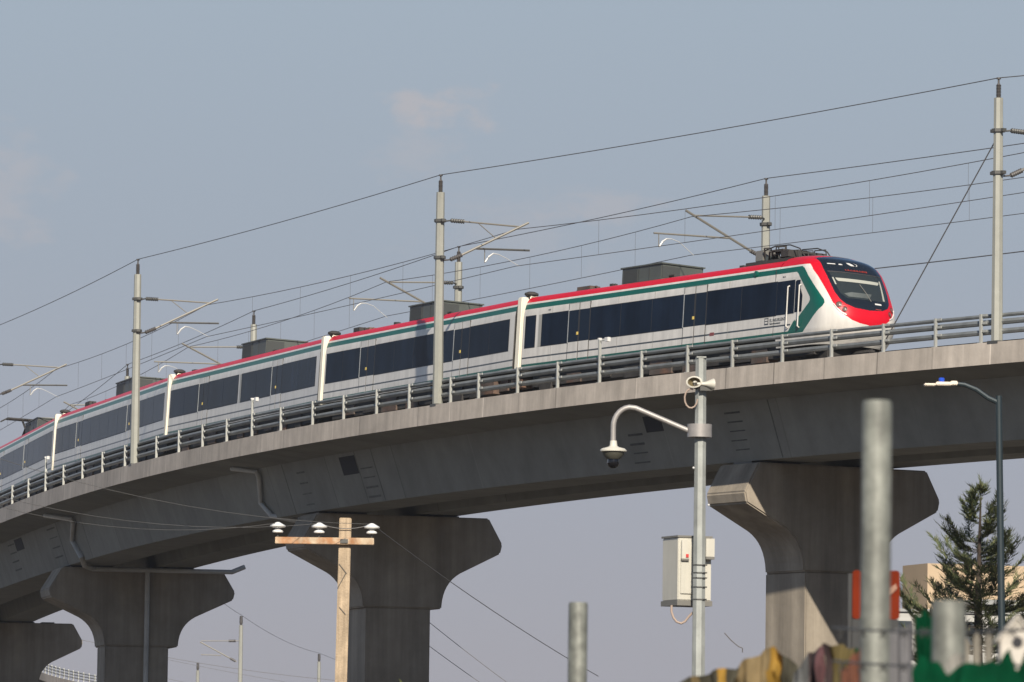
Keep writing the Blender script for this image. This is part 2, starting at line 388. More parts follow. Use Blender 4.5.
for (s0, s1, h0, h1) in [(98.9, 100.6, -1.04, -1.70), (73.05, 74.2, -1.06, -1.58), (165.5, 168.3, -.98, -1.5)]:
    m = MB(); web_patch(m, s0, s1, h0, h1); m.build('access_hatch', M_DARK, via)
for (a0, a1, h0, h1, n, mt_) in [(68.0, 69.0, -1.2, -2.4, 5, M_MARK), (74.5, 75.6, -1.57, -2.5, 4, M_MARK), (104.9, 106.0, -1.3, -2.5, 4, M_MARKS), (97.3, 98.7, -1.53, -2.55, 4, M_MARKS), (154.0, 156.6, -1.05, -2.3, 4, M_MARK), (168.6, 171.2, -1.1, -2.25, 4, M_MARK)]:
    for k in range(n):
        h = h0 + (h1 - h0) * k / (n - 1); m = MB()
        web_patch(m, a0 + .1 * rnd.random(), a1 - .15 * rnd.random(), h, h - .035 - .04 * rnd.random(), out=.008); m.build('form_tie_mark', mt_, via)
for s0 in (66.2, 97.0, 98.8, 107.5, 146.0, 153.4):
    m = MB(); web_patch(m, s0, s0 + .05, -.92, -2.78, out=.006); m.build('construction_joint', M_MARKS, via)
m = MB(); m.tube([p - VO for p in (pt(111.6, .95, -.88), pt(110.4, 1.60, -1.04), web(110.5, -1.25, .13), web(111.3, -2.2, .13), web(110.4, -2.72, .13), pt(109.6, 3.2, -2.95))], .10, 10)
m.build('drain_pipe', M_PIPE, via, smooth=True)
m = MB(); m.tube([p - VO for p in (pt(148.6, .6, -.86), pt(147.4, 1.60, -1.02), web(147.6, -1.2, .13), web(149.4, -1.9, .13), web(148.3, -2.66, .14), pt(149.8, 2.6, -2.98), pt(152.5, 3.4, -2.98), pt(152.7, 9.7, -2.97), pt(152.8, 10.3, -2.72))], .11, 10)
m.build('drain_pipe', M_PIPE, via, smooth=True)

# piers
def pier(s, co, label, dcol=0.0, ws=1.0, th=2.35, cw=1.43):
    x, y, a = at(s); p = pt(s, co, 0)
    t = thing('concrete_pier', label, 'bridge pier', (p.x, p.y, 0), a, 'piers under the viaduct')
    top = DECK - 2.88
    half = [(3.42, 0), (3.98, -.98), (3.90, -1.34)]
    for k in range(9):                      # diagonal, then the curved flank
        q = k / 8
        half.append(((1 - q) ** 2 * 2.30 + 2 * q * (1 - q) * 1.62 + q * q * 1.57, (1 - q) ** 2 * -2.13 + 2 * q * (1 - q) * -2.52 + q * q * -3.40))
    half.append((1.57, -3.50))
    half = [(px * ws, pz) for px, pz in half]
    poly = half + [(-px, pz) for px, pz in half[::-1]]
    m = MB(); m.prism(poly, 0, th, lambda u, v, d: (u, d, top + v))
    m.build('cap', M_PIER, t, bevel=.05)
    m = MB(); m.box((-cw + dcol, .05, -1), (cw + dcol, 2.45, top - 3.495)); m.build('column', M_PIER, t, bevel=.04)
    for bx in (-2.8, -1.6, 1.0, 2.1):
        m = MB(); m.box((bx - .35, .7, top - .01), (bx + .35, 1.8, top + .078)); m.build('bearing', M_FIT, t)
    return t
pr_ = pier(67.4, 5.55, 'right-hand concrete pier, its left cap end catching the sun, behind the camera pole', 0, .97)
pier(104.6, 5.75, 'dark concrete pier with flared cap directly behind the timber utility pole', -.15, 1.0, 2.35, 1.28)
pl_ = pier(153.0, 5.7, 'concrete pier at the left with a vertical drain pipe on its face', -.2, 1.06, 3.1)
pier(220.5, 6.85, 'farthest concrete pier, at the lower left corner, half hidden behind the next pier')
pier(300, 6.5, 'concrete pier far along the curve, hidden beyond the left edge')
m = MB(); T = DECK - 2.88; m.tube([(.2, -.14, T - .06), (.2, -.14, T - 3.3), (.2, -.08, T - 3.6), (.2, -.08, 0)], .11, 10)
m.build('drain_pipe', M_PIPE, pl_, smooth=True)
for bx in (-.95, .95):
    m = MB(); m.tube([(bx, .14, T - 6.2), (bx, -.22, T - 6.1)], .035, 8); m.build('steel_stub', M_GALV, pr_)

# near railing
rl = thing('guard_railing', 'grey steel pipe railing along the near edge of the viaduct', 'railing', pt(80, 0.2, 0))
RO = rl.location.copy()
post_s = [52.9, 55.07, 57.66, 60.36, 63.03, 65.88, 68.57, 71.47, 74.26, 77.2, 80.17, 83.24, 85.56, 89.2, 92.27, 95.58, 98.92]
nx = [102.6, 106.2, 109.6, 113.1, 116.8, 120.6, 126.5, 131.2, 135.8, 140.6, 145.6, 150.8, 156.2, 161.8]
post_s = [42.2, 44.9, 47.5, 50.2] + post_s + nx
TALL = {74.26: 1.45, 106.2: 1.42, 145.6: 1.5}
for s in post_s:
    hh = TALL.get(s, .90); x, y, a = at(s); p0 = pt(s, .17, 0)
    mt = Matrix.Translation(p0 - RO) @ Matrix.Rotation(a, 4, 'Z')
    m = MB(); m.box((-.045, -.035, 0), (.045, .035, hh), 0, mt); m.box((-.09, -.08, 0), (.09, .08, .02), 0, mt)
    for zz in (.84, .60, .36): m.box((.0, -.26, zz - .012), (.03, -.035, zz + .055), 0, mt)
    po = m.build('post', M_RAILP, rl)
    if s in TALL:
        m = MB(); m.tube([mt @ Vector((0, -.02, hh - .05)), mt @ Vector((0, -.45, hh - .03))], .014, 6)
        m.box((-.06, -.62, hh - .09), (.06, -.42, hh + .05), 1, mt); m.box((-.06, -.03, hh), (.06, .05, hh + .06), 1, mt)
        m.build('edge_lamp', [M_RAILP, M_CHROME], po)
RST = srange(6, 250, 1.0)
for h, r in ((.84, .062), (.635, .09), (.345, .085)):
    m = MB(); m.tube([pt(s, .34, h) - RO for s in RST], r, 8); m.build('rail', M_RAIL, rl, smooth=True)
# cable tray behind the railing
ct = MB()
sweep([(.62, -.02), (.62, .10), (1.0, .10), (1.0, -.02)], srange(6, 250, 2), 'cable_tray', M_UNDER, rl, org=RO)
# far railing
rf = thing('guard_railing', 'pipe railing on the far viaduct edge, seen through the gap between two piers', 'railing', pt(330, W - .2, 0))
RF = rf.location.copy()
for h, r in ((.82, .06), (.58, .06), (.33, .06)):
    m = MB(); m.tube([pt(s, W - .2, h) - RF for s in srange(40, 480, 4)], r, 6); m.build('rail', M_RAILP, rf)
for s in srange(342, 460, 3.0):
    m = MB(); p = pt(s, W - .17, 0) - RF; m.box((p.x - .05, p.y - .05, p.z), (p.x + .05, p.y + .05, p.z + .95)); m.build('post', M_RAILP, rf)

# tracks
for co, lab in ((2.95, 'ballastless track with two steel rails under the train'), (7.65, 'empty second track on the far half of the viaduct deck')):
    tk = thing('railway_track', lab, 'track', pt(80, co, -.6)); TO = tk.location.copy()
    sweep([(co - 1.3, -.6), (co - 1.3, -.52), (co + 1.3, -.52), (co + 1.3, -.6)], srange(6, 340, 3), 'track_slab', M_GIRDER, tk, org=TO)
    for q in (-.72, .72):
        sweep([(co + q - .04, -.518), (co + q - .035, -.355), (co + q + .035, -.355), (co + q + .04, -.518)], srange(6, 340, 3), 'rail', M_FIT, tk, org=TO)

# ------------------------------------------------------------------ train
OFFC = 2.95; ZR = -.35; CANT = R(3.0)
BND = [60.6, 83.2, 102.3, 125.3, 153.4, 180.5, 207]
def dz(s): return lerp(s, [0, 104, 122, 145, 153, 200], [0, 0, .13, .33, .38, .38])
train = thing('commuter_train', 'white commuter train with red roof edge, green stripes and dark windows on the viaduct', 'train', pt(60.6, OFFC, ZR))
TRO = train.location.copy()
WZ = ([.9, 1.2, 1.5, 3.25, 3.5, 3.7, 3.85, 3.95, 4.03, 4.1, 4.13], [1.36, 1.42, 1.45, 1.45, 1.42, 1.34, 1.22, 1.08, .88, .5, .0])
LIV = [(1.33, 1.42, 0), (1.42, 1.50, 2), (1.50, 1.69, 0), (1.69, 1.745, 3), (1.745, 3.42, 0), (3.42, 3.595, 2), (3.595, 3.665, 0), (3.665, 3.89, 1)]
def carframe(i):
    a = pt(BND[i], OFFC, ZR + dz(BND[i])); b = pt(BND[i + 1], OFFC, ZR + dz(BND[i + 1]))
    yv = (b - a); L = yv.length; yv.normalize()
    h = math.atan2(-yv.x, yv.y); O = Vector((math.cos(h), math.sin(h), 0)); zv = O.cross(yv)
    c, s = math.cos(CANT), math.sin(CANT)
    xv = O * c - zv * s; z2 = zv * c + O * s
    mt = Matrix((xv, yv, z2)).transposed().to_4x4(); mt.translation = a
    return mt, L
SX = -1.45
def carriage(i, y0, doors, pillars, acs, y_win0=None, cab=False, extras=()):
    mt, L = carframe(i)
    m = MB(); y1 = L - .28
    prof = []                                # (x, z, mat) up the near side, over the roof, down the far side
    zs = [1.33, 1.42, 1.50, 1.69, 1.745, 2.5, 3.25, 3.42, 3.595, 3.665, 3.72, 3.78, 3.83, 3.87, 3.905, 3.93, 3.94]
    RZ = ([.9, 1.2, 1.5, 3.25, 3.5, 3.7, 3.8, 3.87, 3.905, 3.93, 3.94], [1.36, 1.42, 1.45, 1.45, 1.42, 1.35, 1.28, 1.19, 1.08, .7, .0])
    def mid(z0, z1):
        zc = (z0 + z1) / 2
        for a, b, k in LIV:
            if a <= zc < b: return k
        return 4
    near = [(-lerp(z, *RZ), z) for z in zs]; far = [(-x, z) for x, z in near[::-1][1:]]
    ring = near + far; n = len(ring)
    mis = [mid(zs[k], zs[k + 1]) for k in range(len(zs) - 1)]; mis = mis + mis[::-1]
    r0 = [m.vert((x, y0, z)) for x, z in ring]; r1 = [m.vert((x, y1, z)) for x, z in ring]
    for j in range(n - 1): m.face((r0[j], r1[j], r1[j + 1], r0[j + 1]), mis[j])
    m.face((r0[-1], r1[-1], r1[0], r0[0]), 5)
    m.face(r1, 5)
    if not cab: m.face(r0[::-1], 5)
    body = m.build('carriage', [M_WHITE, M_RED, M_TEAL, M_BLACKL, M_ROOF, M_UNDER], train, smooth=True, autosmooth=30)
    body.matrix_local = Matrix.Translation(-TRO) @ mt
    # windows between doors and pillars
    z0, z1 = 2.07, 3.165
    cuts = sorted([(d - .74, d + .74) for d in doors] + [(p - .20, p + .20) for p in pillars])
    yy = y_win0 if y_win0 is not None else y0 + .45
    spans = []
    for a, b in cuts: spans.append((yy, a)); yy = b
    spans.append((yy, y1 - .12))
    for a, b in spans:
        if b - a < .3: continue
        k = max(1, int(round((b - a) / 2.1)))
        for j in range(k):
            u0, u1 = a + (b - a) * j / k + (.018 if j else .03), a + (b - a) * (j + 1) / k - (.018 if j < k - 1 else .03)
            m = MB(); m.box((SX - .008, u0, z0), (SX + .02, u1, z1)); m.build('window', M_GLASS, body)
        m = MB(); m.box((SX - .004, a, z0 - .02), (SX + .02, b, z1 + .02)); m.build('window_gasket', M_SEAM, body)
    for d in doors:
        m = MB()
        m.box((SX - .010, d - .70, 1.42), (SX + .02, d - .025, 2.07), 0); m.box((SX - .010, d + .025, 1.42), (SX + .02, d + .70, 2.07), 0)
        m.box((SX - .010, d - .70, 3.165), (SX + .02, d - .025, 3.40), 0); m.box((SX - .010, d + .025, 3.165), (SX + .02, d + .70, 3.40), 0)
        m.box((SX - .012, d - .70, 2.072), (SX + .02, d - .06, 3.163), 1); m.box((SX - .012, d + .06, 2.072), (SX + .02, d + .70, 3.163), 1)
        m.box((SX - .006, d - .74, 1.41), (SX + .015, d + .74, 3.41), 2)
        for q in (-1, 1): m.box((SX - .013, min(d + q * .03, d + q * .70), 1.69), (SX + .02, max(d + q * .03, d + q * .70), 1.745), 3)
        for q in (-1, 1): m.box((SX - .013, min(d + q * .03, d + q * .70), 1.43), (SX + .02, max(d + q * .03, d + q * .70), 1.50), 5)
        m.box((SX - .022, d + .02, 2.30), (SX - .008, d + .13, 2.40), 4)
        m.build('door', [M_WHITE, M_DOORG, M_SEAM, M_BLACKL, mat('door_button', (.75, .55, .12), .4), M_TEAL], body)
        m = MB(); m.box((SX - .022, d + .705, 2.06), (SX + .02, d + .735, 3.2)); m.build('door_rail', M_GALV, body)
    for p in pillars:
        m = MB(); m.box((SX - .007, p - .20, 2.06), (SX + .02, p - .002, 3.175), 0)
        m.build('window_pillar', mat('pillar_grey', (.33, .33, .31), .5), body)
    # gangway strip at the rear of the car
    m = MB(); ya, yb = L - .16, L + .16
    if i < 5:
        m.box((SX - .05, ya, 1.30), (SX + .25, yb, 3.88), 0); m.box((SX + .26, L - .20, 1.3), (1.4, L + .20, 3.95), 1)
        g = m.build('gangway', [M_GANG, M_SEAM], body, bevel=.04)
        m = MB(); m.lathe([(.05, 3.84), (.18, 3.92), (.25, 3.98), (.24, 4.04), (.12, 4.09), (.02, 4.10)], 16, 0, Matrix.Translation((-1.05, L, .02))); m.build('gangway_cowl', M_UNDER, body, smooth=True)
    # underframe and bogies
    m = MB(); m.box((-1.18, y0 + (.6 if not cab else -2.0), .72), (1.18, y1 - .4, 1.36)); m.build('underframe', M_UNDER, body)
    for q in ([.18, .82] if L > 15 else [.5]):
        m = MB(); yc = y0 + (y1 - y0) * q
        for dy in (-1.15, 1.15):
            for xx in (-.78, .70): m.lathe([(.42, 0), (.46, .04), (.42, .10)], 18, 0, Matrix.Translation((xx, yc + dy, .46)) @ Matrix.Rotation(R(90), 4, 'Y'))
        m.box((-1.12, yc - 1.7, .42), (-.9, yc + 1.7, .68)); m.box((.9, yc - 1.7, .42), (1.12, yc + 1.7, .68)); m.box((-1.0, yc - .4, .5), (1.0, yc + .4, .75))
        m.build('bogie', M_BOGIE, body)
    k = int(L / 2.2)
    for j in range(k):
        yb0 = y0 + .8 + j * (L - 2.0) / k; m = MB(); m.box((-1.24, yb0, .55 + .25 * rnd.random()), (-.8, yb0 + .6 + .9 * rnd.random(), .95 + .38 * rnd.random()), rnd.randint(0, 1)); m.build('equipment_box', [M_BOGIE, M_UNDER], body)
    # roof units
    for (ya, yb, ht) in acs:
        zb_ = 3.90; zt_ = 3.92 + ht; m = MB(); m.box((-.82, ya, zb_), (.82, yb, zt_)); a_ = m.build('roof_unit', M_AC, body, bevel=.03)
        m = MB(); m.box((-.832, ya + (yb - ya) * .60, zb_ + .1), (-.80, ya + (yb - ya) * .95, zt_ - .10)); m.build('grille', M_ACG, body)
        for q in (.30, .56): m = MB(); m.box((-.829, ya + (yb - ya) * q, zb_ + .05), (-.80, ya + (yb - ya) * q + .04, zt_ - .04)); m.build('roof_unit_seam', M_ACG, body)
        m = MB(); m.box((-.80, ya - .012, zb_ + .12), (-.1, ya + .02, zt_ - .1)); m.build('grille', M_ACG, body)
        m = MB(); m.box((-.86, ya - .05, zt_ - .03), (.86, yb + .05, zt_ + .015)); m.build('roof_unit_lid', M_AC, body)
        m = MB(); m.tube([(-.5, ya, zb_ + .2), (-.5, ya - .35, zb_ + .2), (-.5, ya - .5, zb_)], .05, 6); m.build('conduit', M_UNDER, body)
    for (ya, x, sx, sy, sz, mm) in extras:
        m = MB(); m.box((x - sx / 2, ya - sy / 2, 3.85), (x + sx / 2, ya + sy / 2, 3.9 + sz)); m.tube([(x, ya - sy, 3.85), (x, ya - sy * .6, 3.9 + sz * .9), (x, ya + sy * .9, 3.9 + sz * .5), (x, ya + sy * 1.3, 3.85)], .035, 6)
        m.build('roof_equipment', mm, body)
    return body, mt, L
YC = 5.2                                     # where the cab shell meets the body of the leading car
body1, mt1, L1 = carriage(0, YC, [18.03, 10.35], [20.83], [(13.75, 16.4, .60)], y_win0=YC, cab=True,
    extras=[(7.0, -.6, .3, .4, .32, M_AC), (5.9, -.5, .25, .3, .22, M_BOGIE), (8.9, -.5, .25, .25, .18, M_UNDER), (7.9, -.4, .3, .7, .12, M_UNDER), (19.0, -.6, .4, .9, .20, M_BOGIE), (17.3, -.6, .2, .2, .18, M_UNDER)])
carriage(1, .28, [14.2, 5.1], [], [(8.9, 11.9, .62)], extras=[(17.2, -.6, .4, .6, .25, M_UNDER), (16.2, -.6, .3, .4, .18, M_BOGIE), (13.6, -.6, .2, .2, .2, M_UNDER)])
carriage(2, .28, [17.1, 6.2], [11.6], [(10.4, 14.0, .66)], extras=[(21.5, -.6, .4, .5, .15, M_UNDER), (14.5, -.6, .3, .5, .12, M_UNDER)])
carriage(3, .28, [21.3, 8.6], [], [(11.4, 16.2, .66)], extras=[(24.5, -.5, .3, 1.2, .4, M_UNDER), (19.5, -.6, .2, .3, .2, M_BOGIE)])
c5, mt5, L5 = carriage(4, .28, [20.0, 10.4], [], [(12.0, 16.6, .66)])
carriage(5, .28, [20.0, 8.0], [14.0], [(8, 12, .7)])
# raised pantograph on the fifth car
m = MB()
Y0 = 23.4
m.tube([(-.2, Y0 + .4, 4.0), (-.2, Y0 - 1.7, 4.72), (-.2, Y0, 5.25)], [.09, .07, .05], 6); m.tube([(.35, Y0 + .4, 4.0), (.35, Y0 - 1.7, 4.72), (.2, Y0, 5.25)], [.07, .06, .05], 6)
m.box((-.95, Y0 - .3, 5.22), (.95, Y0 + .3, 5.32)); m.tube([(-.95, Y0, 5.28), (-1.25, Y0, 5.1)], .04, 6); m.tube([(.95, Y0, 5.28), (1.25, Y0, 5.1)], .04, 6)
m.box((-.7, Y0 - 1.2, 3.9), (.7, Y0 + 1.2, 4.08)); m.tube([(-.95, Y0 - .7, 5.24), (.95, Y0 - .7, 5.24)], .06, 6)
m.build('pantograph', M_UNDER, c5)
# folded pantograph and cables above the cab
m = MB(); m.box((-.95, 5.1, 3.9), (.9, 8.1, 4.05)); m.build('roof_tray', M_UNDER, body1)
m = MB()
for k in range(30):
    y = 5.3 + 2.0 * rnd.random(); x = -.85 + 1.4 * rnd.random(); hgt = .16 + .30 * rnd.random(); l = .4 + .7 * rnd.random()
    m.tube([(x, y, 4.05), (x + .05, y + l * .2, 4.08 + hgt), (x - .1, y + l * .6, 4.05 + hgt * 1.05), (x + .1, y + l, 4.08)], .02 + .02 * rnd.random(), 5)
m.box((-.9, 5.9, 4.30), (.8, 6.5, 4.38)); m.box((-.9, 5.55, 4.10), (-.4, 6.0, 4.32))
m.build('folded_pantograph', M_UNDER, body1)
for x in (-.75, .3):
    m = MB(); m.tube([(x, 4.75, 4.06), (x, 5.1, 4.34), (x, 5.7, 4.50), (x, 6.6, 4.53), (x, 7.3, 4.42)], .022, 6); m.build('pantograph_horn', M_UNDER, body1)
m = MB(); m.box((-.75, 7.35, 4.1), (-.2, 7.85, 4.46)); m.build('roof_resistor', M_ARM, body1, bevel=.02)

# cab shell: one lofted skin, split by livery region
YF = ([.9, 1.4, 1.8, 2.2, 2.4, 3.0, 3.6, 3.85, 3.95, 4.05, 4.13], [2.3, 1.85, 1.76, 1.84, 1.95, 2.38, 2.85, 3.15, 3.38, 3.8, 4.6])
DD = ([.9, 2, 3, 4.1], [1.3, 1.2, 1.1, 1.0])
def smoothtab(tab):                           # dense smoothed table (moving average) so that the nose has no creases
    zs = [.9 + 3.23 * i / 400 for i in range(401)]; raw = [lerp(z, *tab) for z in zs]; o = []
    for i in range(401):
        k = min(22, i, 400 - i); o.append(sum(raw[i - k:i + k + 1]) / (2 * k + 1))
    return zs, o
YFS = smoothtab(YF)
NE = 2.4
def yf(z): return YFS[1][min(400, max(0, int(round((z - .9) / 3.23 * 400))))]
HW_WS = ([2.15, 2.19, 2.30, 2.45, 2.7, 3.0, 3.5, 3.9, 4.2], [0, .52, .79, .93, 1.02, 1.05, 1.09, 1.02, .96])
HW_RED = ([1.66, 1.70, 1.78, 1.95, 2.11, 2.33, 2.8, 3.46, 3.83, 4.2], [0, .35, .63, .90, 1.04, 1.15, 1.22, 1.32, 1.25, 1.2])
def inpoly(y, z, poly):
    c = False; j = len(poly) - 1
    for i in range(len(poly)):
        (a, b), (e, f) = poly[i], poly[j]
        if (b > z) != (f > z) and y < (e - a) * (z - b) / (f - b) + a: c = not c
        j = i
    return c
CHEV = [(5.3, 3.595), (3.84, 3.595), (3.66, 3.52), (2.54, 2.44), (2.48, 2.33), (2.52, 2.22), (3.52, 1.42), (5.3, 1.42), (5.3, 1.50), (4.44, 1.50), (3.24, 2.36), (3.17, 2.45), (3.20, 2.55), (3.98, 3.36), (4.10, 3.42), (5.3, 3.42)]
def region(x, y, z):
    ax = abs(x)
    if y < 3.72 and z > 2.15 and ax < lerp(z, *HW_WS): return 3
    if inpoly(y, z, CHEV) and ax > 1.2: return 2
    if z > 3.665 and y > 3.4: return 1 if z < 4.02 else 4
    if z > 1.66 and y < 3.9 and ax < lerp(z, *HW_RED): return 1
    if z > 3.9: return 1
    if y > 3.7 and 1.69 < z < 1.745 and y > 4.3 : return 5
    return 0
NZ, NT, NS = 300, 260, 170
zs = [1.0 + 3.13 * i / NZ for i in range(NZ + 1)]
grid = []
for z in zs:
    Wd = lerp(z, *WZ); D_ = lerp(z, *DD); f = yf(z); row = []
    ys = f + D_
    for k in range(NS): row.append((-Wd, YC + (ys - YC) * k / NS, z))
    for k in range(NT + 1):
        # denser near the corners
        th = -math.pi / 2 + math.pi * k / NT; t = math.copysign(abs(math.sin(th)) ** .8, th)
        row.append((Wd * t, f + D_ * (1 - max(0.0, 1 - abs(t) ** NE) ** (1 / NE)), z))
    for k in range(1, NS + 1): row.append((Wd, ys + (YC - ys) * k / NS, z))
    grid.append(row)
shell = MB(); screen = MB()
NC = len(grid[0])
vid = [[shell.vert(p) for p in row] for row in grid]
sid = [[screen.vert(p) for p in row] for row in grid]
for i in range(NZ):
    for j in range(NC - 1):
        q = [grid[i][j], grid[i][j + 1], grid[i + 1][j + 1], grid[i + 1][j]]
        c = [sum(v[k] for v in q) / 4 for k in range(3)]
        rg = region(*c)
        if rg == 3: screen.face((sid[i][j], sid[i + 1][j], sid[i + 1][j + 1], sid[i][j + 1]))
        else: shell.face((vid[i][j], vid[i + 1][j], vid[i + 1][j + 1], vid[i][j + 1]), {0: 0, 1: 1, 2: 2, 4: 3, 5: 4}[rg])
def clean(o):
    bm = bmesh.new(); bm.from_mesh(o.data)
    bmesh.ops.delete(bm, geom=[v for v in bm.verts if not v.link_faces], context='VERTS')
    bmesh.ops.remove_doubles(bm, verts=bm.verts, dist=1e-5)
    bm.to_mesh(o.data); bm.free(); return o
clean(shell.build('cab_shell', [M_WHITE, M_RED, M_TEAL, M_ROOF, M_BLACKL], body1, smooth=True, autosmooth=60))
ws = clean(screen.build('windscreen', M_WSCREEN, body1, smooth=True, autosmooth=60))
def nose_pt(x, z, out=0.012):
    Wd = lerp(z, *WZ); t = max(-1, min(1, x / Wd)); n_ = abs(t)
    return Vector((x, yf(z) + lerp(z, *DD) * (1 - max(0.0, 1 - n_ ** NE) ** (1 / NE)) - out, z))
def nose_strip(m, rows, nx=24, out=0.012, mi=0):
    """rows: [(z, x0, x1), ...] a patch that follows the nose skin, with real thickness"""
    front = [[m.vert(nose_pt(x0 + (x1 - x0) * k / nx, z, out)) for k in range(nx + 1)] for z, x0, x1 in rows]
    back = [[m.vert(nose_pt(x0 + (x1 - x0) * k / nx, z, -.01)) for k in range(nx + 1)] for z, x0, x1 in rows]
    for a in range(len(rows) - 1):
        for k in range(nx):
            m.face((front[a][k], front[a][k + 1], front[a + 1][k + 1], front[a + 1][k]), mi)
            m.face((back[a][k], back[a + 1][k], back[a + 1][k + 1], back[a][k + 1]), mi)
    for k in range(nx):
        m.face((front[0][k], back[0][k], back[0][k + 1], front[0][k + 1]), mi); m.face((front[-1][k], front[-1][k + 1], back[-1][k + 1], back[-1][k]), mi)
    for a in range(len(rows) - 1):
        m.face((front[a][0], front[a + 1][0], back[a + 1][0], back[a][0]), mi); m.face((front[a][-1], back[a][-1], back[a + 1][-1], front[a + 1][-1]), mi)
def nose_patch(name, rows, mt_, nx=24, out=0.012):
    m = MB(); nose_strip(m, rows, nx, out); return m.build(name, mt_, body1, smooth=True)
nose_patch('glazed_pane', [(2.50, -.70, .78), (2.66, -.86, .90), (3.0, -.93, .96), (3.38, -.97, 1.0)], mat('cab_glass', (.026, .034, .038), .1, spec=.3), out=.006)
nose_patch('sun_blind', [(3.08, -.80, .66), (3.12, -.84, .72), (3.19, -.86, .76)], M_BLIND, out=.014)
nose_patch('cab_desk', [(2.56, -.64, .1), (2.66, -.76, .2), (2.72, -.5, .25)], M_GREYIN, out=.013)
nose_patch('pale_pillar_strip', [(2.54, .66, .74), (2.8, .72, .79), (3.08, .78, .84), (3.24, .80, .86)], M_BLIND, out=.013)  # A-pillar reflection on the glass, painted as a pale strip
nose_patch('pale_pillar_strip', [(2.96, -.93, -.89), (3.2, -.95, -.91)], M_BLIND, out=.013)
nose_patch('header_seal', [(3.385, -1.0, 1.03), (3.42, -1.02, 1.04)], M_SEAM, out=.012)
nose_patch('number_plate', [(2.37, .26, .52), (2.42, .26, .52)], M_CHROME, nx=4, out=.013)
nose_patch('coupler_lamp', [(2.20, .25, .45), (2.23, .22, .48)], mat('dim_red', (.25, .05, .04), .4), nx=4, out=.013)
m = MB(); m.tube([nose_pt(.12, 2.46, .03), nose_pt(.02, 2.75, .035), nose_pt(-.10, 3.02, .03)], .012, 5); m.build('wiper', M_FIT, body1)
m = MB(); m.box((SX - .005, 5.33, 1.42), (SX + .01, 5.345, 3.58)); m.build('panel_seam', M_SEAM, body1)
for yy in (8.2, 13.0, 15.4, 19.9):
    for za, zb in ((1.52, 2.05), (3.18, 3.41)):
        m = MB(); m.box((SX - .004, yy, za), (SX + .01, yy + .012, zb)); m.build('panel_seam', mat('seam_grey', (.25, .25, .24), .6), body1)
# LED destination board: a row of red glyph blocks
m = MB(); x = -.42
while x < .40:
    wd = .015 + .02 * rnd.random()
    nose_strip(m, [(3.475, x, x + wd), (3.50 + .02 * rnd.random(), x, x + wd)], 2, .016); 
    if rnd.random() < .6: nose_strip(m, [(3.515, x, x + wd * .7), (3.53, x, x + wd * .7)], 2, .016)
    x += wd + .028
m.build('destination_display', M_LED, body1)
m = MB(); nose_strip(m, [(3.665, -.90, -.66), (3.695, -.90, -.66)], 6, .014); nose_strip(m, [(3.66, -.56, -.42), (3.70, -.53, -.45)], 4, .014); m.build('fleet_number', M_CHROME, body1)
m = MB(); nose_strip(m, [(3.66, -.12, .012), (3.72, -.22, -.04), (3.76, -.24, -.12)], 5, .014)
for k in range(14):
    a0, a1 = -2.4 + k * .3, -2.4 + (k + 1) * .3
    nose_strip(m, sorted([(3.71 + .055 * math.sin(a0), .02 + .11 * math.cos(a0) - .012, .02 + .11 * math.cos(a0) + .012), (3.71 + .055 * math.sin(a1) + .001, .02 + .11 * math.cos(a1) - .012, .02 + .11 * math.cos(a1) + .012)]), 2, .014)
m.build('emblem', M_CHROME, body1)
# headlights on both corners
for sgn in (-1, 1):
    for (x, z, r) in ((-1.0, 2.27, .085), (-.86, 2.12, .075)):
        c = nose_pt(sgn * abs(x), z, 0); nrm = Vector((sgn * .62, -.70, .35)).normalized()
        mtx = Matrix.Translation(c) @ nrm.to_track_quat('Z', 'Y').to_matrix().to_4x4()
        m = MB(); m.lathe([(r * 1.25, -.03), (r * 1.25, .018), (r, .024), (r * .95, .012), (r * .5, .03), (.005, .034)], 18, [1, 1, 1, 0, 0], mtx)
        m.build('headlight', [M_LAMPG, mat('lamp_surround', (.16, .03, .03), .4)], body1, smooth=True)
    m = MB(); pth = [nose_pt(sgn * x, z, .012) for x, z in ((1.14, 2.28), (1.06, 2.12), (.95, 2.0), (.82, 1.94))]
    m.tube(pth, .022, 6); m.build('headlight_trim', M_CHROME, body1)
# leading car side: cab window, handrails, crest, small lettering
m = MB(); m.box((SX - .008, 4.12, 2.07), (SX + .02, YC, 3.165)); m.build('window', M_GLASS, body1)
m = MB(); m.prism([(4.02, 3.14), (3.80, 3.14), (3.80, 2.9), (3.64, 2.62), (3.66, 2.1), (4.08, 2.1), (4.08, 3.1)], SX - .009, SX + .02, lambda a, b, d: (d, a, b)); m.build('cab_side_window', M_GLASS, body1)
for yb, ya, zb, zt in ((4.42, 4.42, 1.62, 2.98), (3.72, 3.72, 1.58, 2.98)):
    m = MB(); m.tube([(SX - .02, yb, zb), (SX - .085, yb, zb + .04), (SX - .085, ya, zt - .04), (SX - .02, ya, zt)], .024, 8); m.build('handrail', M_WHITE, body1)
m = MB()
for k in range(3): m.prism([(4.36 - .2 * k, 1.56), (4.20 - .2 * k, 1.56), (4.02 - .2 * k, 1.72 + .02), (4.02 - .2 * k, 1.86), (4.12 - .2 * k, 1.80)], SX - .006, SX + .01, lambda a, b, d: (d, a, b))
m.build('green_chevron_steps', [M_TEAL], body1)
m = MB(); m.box((SX - .006, 5.66, 1.80), (SX + .01, 5.90, 2.02), 0); m.box((SX - .010, 5.70, 1.84), (SX + .01, 5.86, 1.90), 1); m.box((SX - .010, 5.70, 1.93), (SX + .01, 5.86, 1.985), 1)
m.build('crest', [M_BLACKL, M_WHITE], body1)
